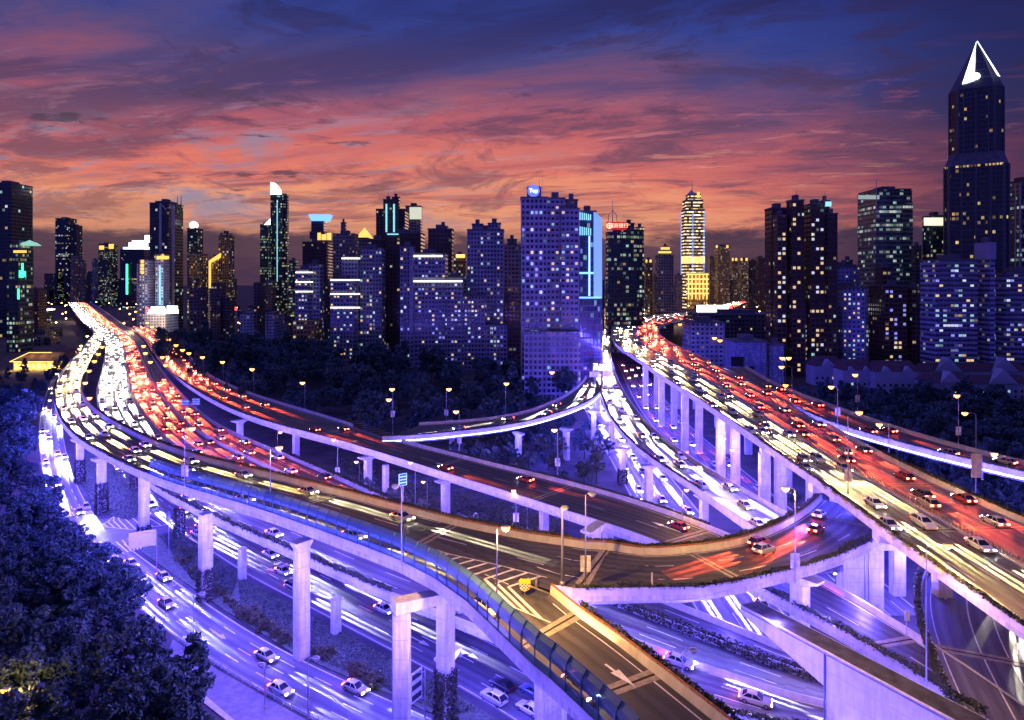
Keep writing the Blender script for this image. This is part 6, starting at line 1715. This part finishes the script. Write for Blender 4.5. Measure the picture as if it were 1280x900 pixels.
for i, (x0, x1, y, d, st, lb) in enumerate(((893, 912, 308, 1450, 'goldlit', 'gold-crowned tower right of the striped landmark'), (885, 894, 322, 1480, 'tan', 'slender tan tower tucked beside the striped landmark'), (913, 923, 324, 1480, 'goldlit', 'shorter gold-topped tower in the warm cluster'), (924, 936, 324, 1500, 'goldlit', 'second shorter gold-topped tower, right in the warm cluster'), (936, 946, 326, 1500, 'brown', 'dim brown tower behind the warm cluster'), (944, 957, 322, 1400, 'brown', 'dim brown tower touching the dark twin towers'), (805, 816, 326, 820, 'goldlit', 'small golden block between bank tower and tiered crown'), (843, 853, 344, 1450, 'tan', 'low block at the foot of the striped landmark'), (806, 820, 345, 900, 'citylow', 'low far block beside the tiered crown tower'))):
    r, _ = B('apartment_tower', lb, [(x0, x1, y)], d, st)
    if st == 'goldlit': pxbox(r, 'crown_light', GOLD, x0+2, x0+4, y-1.5, y+2, d-.5); pxbox(r, 'crown_light', GOLD, x1-4, x1-1.5, y-1.5, y+2, d-.5)
r, inf = B('apartment_tower', 'cluster of tall dark brown residential towers with roof spires', [(956, 985, 261, 14), (966, 984, 270, 3), (983, 1005, 251, 0), (1004, 1032, 256, 5), (1028, 1047, 268, 2), (1024, 1037, 252, 8)], 450, 'brown')
lit_panes(r, inf, 2, 3.0, 3.2, .6, .55, 16, 71, ('lit_warm',)); lit_panes(r, inf, 3, 3.0, 3.2, .6, .55, 24, 72, ('lit_warm', 'lit_white')); lit_panes(r, inf, 1, 3.0, 3.2, .6, .55, 20, 73, ('lit_warm', 'lit_white'))
antenna(r, 1000, 236, 251, 450, .4); antenna(r, 1036.5, 237, 252, 450, .4); antenna(r, 1012, 249, 256, 450, .3)
pxbox(r, 'roof_lantern', CYAN_L, 1032, 1039, 252, 258, 449)
r, _ = B('office_tower', 'broad glass office tower with a needle mast on its front', [(1072, 1140, 240), (1118, 1141, 254, -2), (1073, 1139, 237, 4)], 640, 'office')
antenna(r, 1100, 222, 270, 630, .7); pxbox(r, 'light_bar', mat('pale_bar', (.5, .6, .5), .5, emit=(.6, .75, .6), estr=.5), 1073, 1099, 244, 249, 639)
r, _ = B('office_tower', 'shorter glass tower with a lit pale crown before the pyramid skyscraper', [(1153, 1181, 270)], 610, 'greenlit'); pxbox(r, 'crown_light', em('crown_pale', (.85, .85, .6), 1.2), 1155, 1180, 272, 282, 609)
r, _ = B('apartment_tower', 'small dim tower right of the broad glass office tower', [(1139, 1152, 308)], 620, 'citylow')
r, _ = B('apartment_tower', 'small dim tower left of the broad glass office tower', [(1046, 1070, 332), (1052, 1066, 326, 3)], 600, 'brown')
r, _ = B('office_tower', 'glass tower at the far right edge with lit white floors', [(1257, 1292, 226), (1270, 1292, 232, -3)], 600, 'office')
for x in (1268, 1274): pxbox(r, 'mullion', M_STEEL, x, x+1.5, 230, 340, 596)
# pyramid-topped skyscraper: chamfered square shaft, slightly turned upper shaft, open pyramid crown
D_ = 600; cx = (1220-640)*D_/F_PX; r = empty('skyscraper', (cx, D_, 0)); tag(r, 'tallest skyscraper with chamfered shaft and a pyramid crown split by white light', 'skyscraper')
TH = -atan2(cx, D_); PXM = hypot(cx, D_)*cos(TH)**2/F_PX      # metres across the line of sight for one image column
ux = Vector((cos(TH), sin(TH), 0)); vx = Vector((sin(TH), -cos(TH), 0))     # to the right / toward the street side
def zz_(y): return zt(y, D_)
def sq(w, a, c=.28):
    pts_ = []
    for i in range(4):
        t_ = a+pi/4+i*pi/2; e_ = Vector((cos(t_), sin(t_), 0))*w*2**.5; tg = Vector((-sin(t_), cos(t_), 0))
        for s_ in (-1, 1): q_ = e_*(1-c*.5)+tg*s_*w*c*.7; pts_.append((q_.x, q_.y))
    return pts_
lw = 38*PXM*1.03; uw = 32.5*PXM*1.03
q = MB(); q.prism(sq(lw, TH, .16), 0, zz_(210)); q.build('lower_shaft', FAC['shanghai'], r)
q = MB(); q.prism(sq(lw, TH, .16), zz_(210)+.01, zz_(194), top=sq(uw*.99, TH, .3)); q.build('shoulder', M_ROOF, r)
q = MB(); q.prism(sq(uw, TH, .34), zz_(205), zz_(116)); q.build('upper_shaft', FAC['shanghai'], r)
zb_ = zz_(116); apex = Vector((0, 0, zz_(50)))+ux*1.0
cen = [Vector((x, y, zb_+.02)) for x, y in sq(uw, TH, .34)]
q = MB()
for i in range(8): q.face([cen[i], cen[(i+1) % 8], apex])
q.build('crown_flank', mat('crown_dark', (.05, .055, .075), .4), r)
def cp(px_, py_, lift=.5):
    """a point on the street side of the crown, given by its place on the photograph"""
    z = zz_(py_); f = max(0, (apex.z-z)/(apex.z-zb_)); return ux*((px_-1220)*PXM) + vx*(uw*1.02*f+lift) + Vector((0, 0, z))
def slab(pts_, name, m, lift=.5, th=.5):
    q = MB(); a_ = [cp(x, y, lift) for x, y in pts_]; b_ = [p-vx*th for p in a_]; q.face(a_); q.face(b_[::-1])
    for i in range(len(a_)): q.quad(a_[i], b_[i], b_[(i+1) % len(a_)], a_[(i+1) % len(a_)])
    return q.build(name, m, r)
CRL = em('crown_lit', (.80, .86, 1), 1.5)
slab([(1220.6, 52), (1203, 109), (1212, 108), (1219.3, 64)], 'crown_light', WHITE_L)
slab([(1219.3, 64), (1212, 108), (1218, 107), (1219.5, 78)], 'crown_light', CRL)
slab([(1221.2, 52), (1246, 104), (1249, 105.5), (1222, 52)], 'crown_light', WHITE_L)
for k_ in range(4): slab([(1219.6-k_*.9, 70+k_*11), (1221.5+k_*5.2, 70+k_*11), (1221.5+k_*5.3, 70.6+k_*11), (1219.6-k_*.9, 70.6+k_*11)], 'crown_brace', M_STEEL, .2)
q = MB()
for j in range(6):
    z0 = -1+2*j/6; z1 = -1+2*(j+1)/6; a0_ = max(.05, (1-z0*z0)**.5)*3.4; b0_ = max(.05, (1-z1*z1)**.5)*3.4
    q.prism([(cos(i*pi/6)*a0_, sin(i*pi/6)*a0_) for i in range(12)], z0*3.4, z1*3.4, top=[(cos(i*pi/6)*b0_, sin(i*pi/6)*b0_) for i in range(12)])
o = q.build('crown_globe', WHITE_L, r); o.location = cp(1219.5, 101, .3)
q = MB(); q.tube([tuple(apex-Vector((0, 0, 3))), tuple(apex+Vector((0, 0, 5)))], [.5, .1], 6); q.build('antenna', M_STEEL, r)
MP_ = mat('pilaster_grey', (.10, .11, .13), .6)
for i in range(8):
    q = MB(); p = sq(lw*1.004, TH, .16)[i]; q.box(p[0]-.7, p[0]+.7, p[1]-.7, p[1]+.7, 0, zz_(211)); q.build('pilaster', MP_, r)
    q = MB(); p = sq(uw*1.004, TH, .34)[i]; q.box(p[0]-.6, p[0]+.6, p[1]-.6, p[1]+.6, zz_(204), zz_(117)); q.build('pilaster', MP_, r)
for f in (-.5, 0, .5):
    q = MB(); q.tube([ux*(lw*.9*f)+vx*(lw*1.0)+Vector((0, 0, 5)), ux*(lw*.9*f)+vx*(lw*1.0)+Vector((0, 0, zz_(214)))], .8, 4); q.build('pilaster', MP_, r)
    q = MB(); q.tube([ux*(uw*.9*f)+vx*(uw*1.0)+Vector((0, 0, zz_(203))), ux*(uw*.9*f)+vx*(uw*1.0)+Vector((0, 0, zz_(120)))], .7, 4); q.build('pilaster', MP_, r)
# --- east foreground blocks
r, inf = B('apartment_slab', 'long balcony apartment slab in violet light with a plain box on its roof', [(1150, 1222, 326, 0, 16), (1219, 1244, 304, 2, 14), (1236, 1300, 342, 6, 16)], 425, 'slab', cat='apartment block')
bands(r, inf, 0, 3.1, out=1.5, rail=.75, z0=10, x0f=.08, x1f=.42); bands(r, inf, 0, 3.1, out=1.5, rail=.75, z0=10, x0f=.52, x1f=.95); bands(r, inf, 2, 3.1, out=1.5, rail=.75, z0=10, x0f=.05, x1f=.5)
lit_panes(r, inf, 0, 2.4, 3.1, .9, .48, 44, 81, ('lit_white', 'lit_violet', 'lit_teal', 'lit_warm'), zmin=12); lit_panes(r, inf, 2, 2.4, 3.1, .9, .48, 22, 82, ('lit_white', 'lit_violet', 'lit_warm'), zmin=12)
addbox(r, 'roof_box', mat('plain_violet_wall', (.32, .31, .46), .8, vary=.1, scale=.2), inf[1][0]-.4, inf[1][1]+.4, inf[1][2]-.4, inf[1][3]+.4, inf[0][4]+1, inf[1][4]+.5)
r, inf = B('apartment_block', 'violet blue apartment block with teal and white windows, two heights', [(990, 1038, 378), (1036, 1083, 361, -3)], 462, 'bluewall', cat='apartment block')
lit_panes(r, inf, 0, 3.0, 3.1, .42, .45, 26, 91, ('lit_teal', 'lit_white', 'lit_warm')); lit_panes(r, inf, 1, 3.0, 3.1, .42, .45, 34, 92, ('lit_teal', 'lit_white', 'lit_warm'))
r, _ = B('apartment_block', 'low violet block showing above the two-height blue one', [(1023, 1074, 334)], 520, 'bluewall', cat='apartment block')
r, _ = B('apartment_block', 'narrow grey block between brown towers and blue block', [(993, 1024, 346), (1002, 1020, 320, 8)], 500, 'pale', cat='apartment block')
r, inf = B('apartment_block', 'dark block with a boxy roof hut beside the long violet slab', [(1086, 1134, 358), (1130, 1152, 360, 4), (1094, 1116, 334, 6)], 470, 'brown', cat='apartment block'); lit_panes(r, inf, 0, 3.0, 3.2, .6, .55, 26, 93, ('lit_violet', 'lit_warm', 'lit_violet'))
r, _ = B('apartment_block', 'long low apartment block behind the flyover bend', [(860, 984, 394), (855, 985, 399, -3)], 560, 'citylow', cat='apartment block')
r, _ = B('apartment_block', 'pale low block left behind the flyover bend', [(853, 906, 404)], 500, 'hotel', cat='apartment block')
r, _ = B('market_hall', 'blue speckled box building with a dark square opening', [(906, 958, 428), (955, 980, 432, 3)], 420, 'dots', cat='hall')
pxbox(r, 'opening', M_BLACK, 914, 929, 446, 458, 419); pxbox(r, 'opening', M_BLACK, 936, 942, 458, 470, 419)
r, _ = B('billboard_hall', 'low hall with a blazing white roof billboard by the far bend of the flyover', [(871, 911, 392)], 640, 'hotel', cat='hall', roof=False)
pxbox(r, 'billboard', em('billboard_white', (1, .97, .88), 5), 871, 911, 381.5, 391.5, 639)
# villas with gables
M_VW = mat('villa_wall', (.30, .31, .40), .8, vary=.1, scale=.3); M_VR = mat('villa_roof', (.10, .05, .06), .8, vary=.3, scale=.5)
def villa(px0, px1, pyt, pyb, label, D=None, gables=2, wm=None, name='villa'):
    D = D or F_PX*H/(pyb-HY); X0 = (px0-640)*D/F_PX; X1 = (px1-640)*D/F_PX; Z = zt(pyt, D); r = empty(name, ((X0+X1)/2, D, 0)); tag(r, label, 'house'); w = (X1-X0)/2; dp = 12; wh = Z*.68
    q = MB(); q.box(-w, w, 0, dp, 0, wh); q.build('wall', wm or M_VW, r)
    q = MB(); a_ = [(-w-.5, -.6, wh+.003), (w+.5, -.6, wh+.003), (w+.5, dp+.6, wh+.003), (-w-.5, dp+.6, wh+.003), (-w*.9, dp/2, Z), (w*.9, dp/2, Z)]
    for f in ((0, 1, 5, 4), (1, 2, 5), (2, 3, 4, 5), (3, 0, 4), (3, 2, 1, 0)): q.face([a_[i] for i in f])
    q.build('roof', M_VR, r)
    for g_ in range(gables):
        x = -w+(2*w)*(g_+.5)/gables; gw = w/gables*.5; q = MB(); q.face([(x-gw, -.9, wh), (x+gw, -.9, wh), (x, -.9, wh+gw*1.0)]); q.face([(x-gw, -.9, wh), (x, -.9, wh+gw), (x, dp/2, wh+gw)]); q.face([(x+gw, -.9, wh), (x, dp/2, wh+gw), (x, -.9, wh+gw)]); q.build('gable', wm or M_VW, r)
    n = max(2, int(w*2/3.2)); rr = random.Random(int(px0))
    for i in range(n):
        for z in ((1.7, 4.6) if wh > 6 else (1.7,)):
            q = MB(); x = -w+2*w*(i+.5)/n; q.box(x-.6, x+.6, -.08, .02, z-.7, z+.7); q.build('window', MATS[rr.choice(('lit_white', 'lit_teal', 'lit_warm'))] if rr.random() < .25 else M_CGLASS, r)
    return r
villa(1018, 1052, 446, 482, 'white gabled house with a stair tower, leftmost by the slip road', gables=1)
villa(1054, 1092, 450, 490, 'white gabled house beside the stair tower house', gables=2)
villa(1094, 1148, 452, 492, 'blue tinted row house with two white gables', gables=2)
villa(1160, 1215, 468, 500, 'low red roofed house right of the row house', gables=1)
villa(1216, 1290, 470, 500, 'low red roofed hall with an oval dormer at the right edge', gables=1)
villa(1150, 1290, 455, 484, 'long dark red roof behind the low houses', gables=2)
# golden lit pavilion on the west
PV = mat('pavilion_wall', (.55, .38, .16), .8, vary=.2, scale=.4); PR = mat('pavilion_roof', (.16, .09, .05), .8, vary=.3, scale=.8)
D_ = 485; X0 = (17-640)*D_/F_PX; X1 = (80-640)*D_/F_PX; r = empty('pavilion', ((X0+X1)/2, D_, 0)); tag(r, 'golden lit traditional pavilion with hipped roofs west of the ramp bend', 'pavilion'); w = (X1-X0)/2
q = MB(); q.box(-w, w, 0, 16, 0, 6.0); q.build('wall', PV, r)
q = MB(); a_ = [(-w-1.5, -1.5, 6.003), (w+1.5, -1.5, 6.003), (w+1.5, 17.5, 6.003), (-w-1.5, 17.5, 6.003), (-w*.7, 8, 11.5), (w*.7, 8, 11.5)]
for f in ((0, 1, 5, 4), (1, 2, 5), (2, 3, 4, 5), (3, 0, 4), (3, 2, 1, 0)): q.face([a_[i] for i in f])
rf = q.build('roof', PR, r)
q = MB()
for f, t_ in ((0, 1), (0, 4), (4, 5), (1, 5)): q.tube([Vector(a_[f])+Vector((0, -.2, .15)), Vector(a_[t_])+Vector((0, -.2, .15))], .22, 5)
q.build('eave_lights', em('eave_gold', (1, .6, .16), 2.2), r)
q = MB(); q.box(w*.55, w*1.05, -1, 12, 6.5, 13); q.build('turret', PV, r); q = MB(); q.prism([(w*.45, -2), (w*1.15, -2), (w*1.15, 13), (w*.45, 13)], 13.003, 18, top=[(w*.78, 5), (w*.82, 5), (w*.82, 6), (w*.78, 6)]); q.build('roof', PR, r)
for i in range(9):
    x = -w+2*w*(i+.5)/9; q = MB(); q.box(x-.9, x+.9, -.1, .02, 1.2, 4.6); q.build('window', MATS['lit_warm'], r); 
    if i % 2 == 0: light('POINT', (X0+(X1-X0)*(i+.5)/9, D_-3, 2.0), 2600, (1, .62, .2), size=.3); light('POINT', (X0+(X1-X0)*(i+.5)/9, D_+3, 12), 900, (1, .6, .2), size=.3)
# filler blocks of the distant city
rr = random.Random(99)
def filler(x0, x1, yt, D, st, lab, grp):
    X0, X1 = xr(x0, x1, D, 14); q = MB(); q.box(X0, X1, 0, 14, 0, zt(yt, D)); q.v = [(x-(X0+X1)/2, y, z) for x, y, z in q.v]
    o = q.build('city_block', FAC[st]); o.location = ((X0+X1)/2, D, 0); tag(o, lab, 'building', grp)
for _ in range(60):
    D = rr.uniform(620, 1150); x = rr.uniform(225, 760); yt = rr.uniform(344, 376); filler(x, x+rr.uniform(8, 26), yt, D, rr.choice(('citylow', 'citylow', 'tan', 'brown')), 'dark low building in the city behind the dark park', 'low city blocks behind the park')
for _ in range(36):
    x = rr.uniform(750, 1010); D = rr.uniform(1450, 1900) if 790 < x < 960 else rr.uniform(640, 1150); yt = rr.uniform(340, 358); filler(x, x+rr.uniform(7, 20), yt, D, rr.choice(('citylow', 'goldlit', 'tan')), 'warm lit low building behind the flyover bend', 'low city blocks behind the flyover')
for _ in range(40):
    D = rr.uniform(700, 1300); x = rr.uniform(-5, 215); yt = rr.uniform(338, 368)
    filler(x, x+rr.uniform(8, 22), yt, max(D, 1000)+750 if 52 < x < 215 else D, rr.choice(('citylow', 'brown', 'greenlit')), 'dark low building behind the main viaduct', 'low city blocks on the west')
for _ in range(22):
    x = rr.uniform(-5, 62); y0 = rr.uniform(388, 425); D = F_PX*(H-7)/(y0-HY); filler(x, x+rr.uniform(8, 20), y0-rr.uniform(1, 5), D, 'citylow', 'low dark roof among trees west of the main viaduct', 'low roofs on the west')
for _ in range(30):
    x = rr.uniform(228, 370); y0 = rr.uniform(384, 412); D = F_PX*(H-7)/(y0-HY); filler(x, x+rr.uniform(6, 16), y0-rr.uniform(1, 5), D, 'citylow', 'low roof between the billboard hall and the apartment row', 'low roofs before the apartment row')
r, _ = B('shop', 'low shop with a red glowing roof sign before the apartment row', [(274, 297, 388)], 760, 'hotel', cat='shop', roof=False); pxbox(r, 'roof_sign', RED_L, 280, 296, 384, 388, 759)
r, _ = B('shop', 'pale low terrace left of the apartment row', [(300, 356, 392), (310, 330, 388, 3)], 720, 'hotel', cat='shop')
r, _ = B('shop', 'lit entrance hall at the foot of the stepped apartment tower', [(366, 402, 401)], 530, 'goldlit', cat='shop', roof=False)
r, _ = B('shop', 'white lit canopy on the far west side of the viaduct', [(30, 66, 386)], 900, 'greenlit', cat='shop', roof=False); pxbox(r, 'roof_sign', WHITE_L, 34, 66, 386, 388, 899)
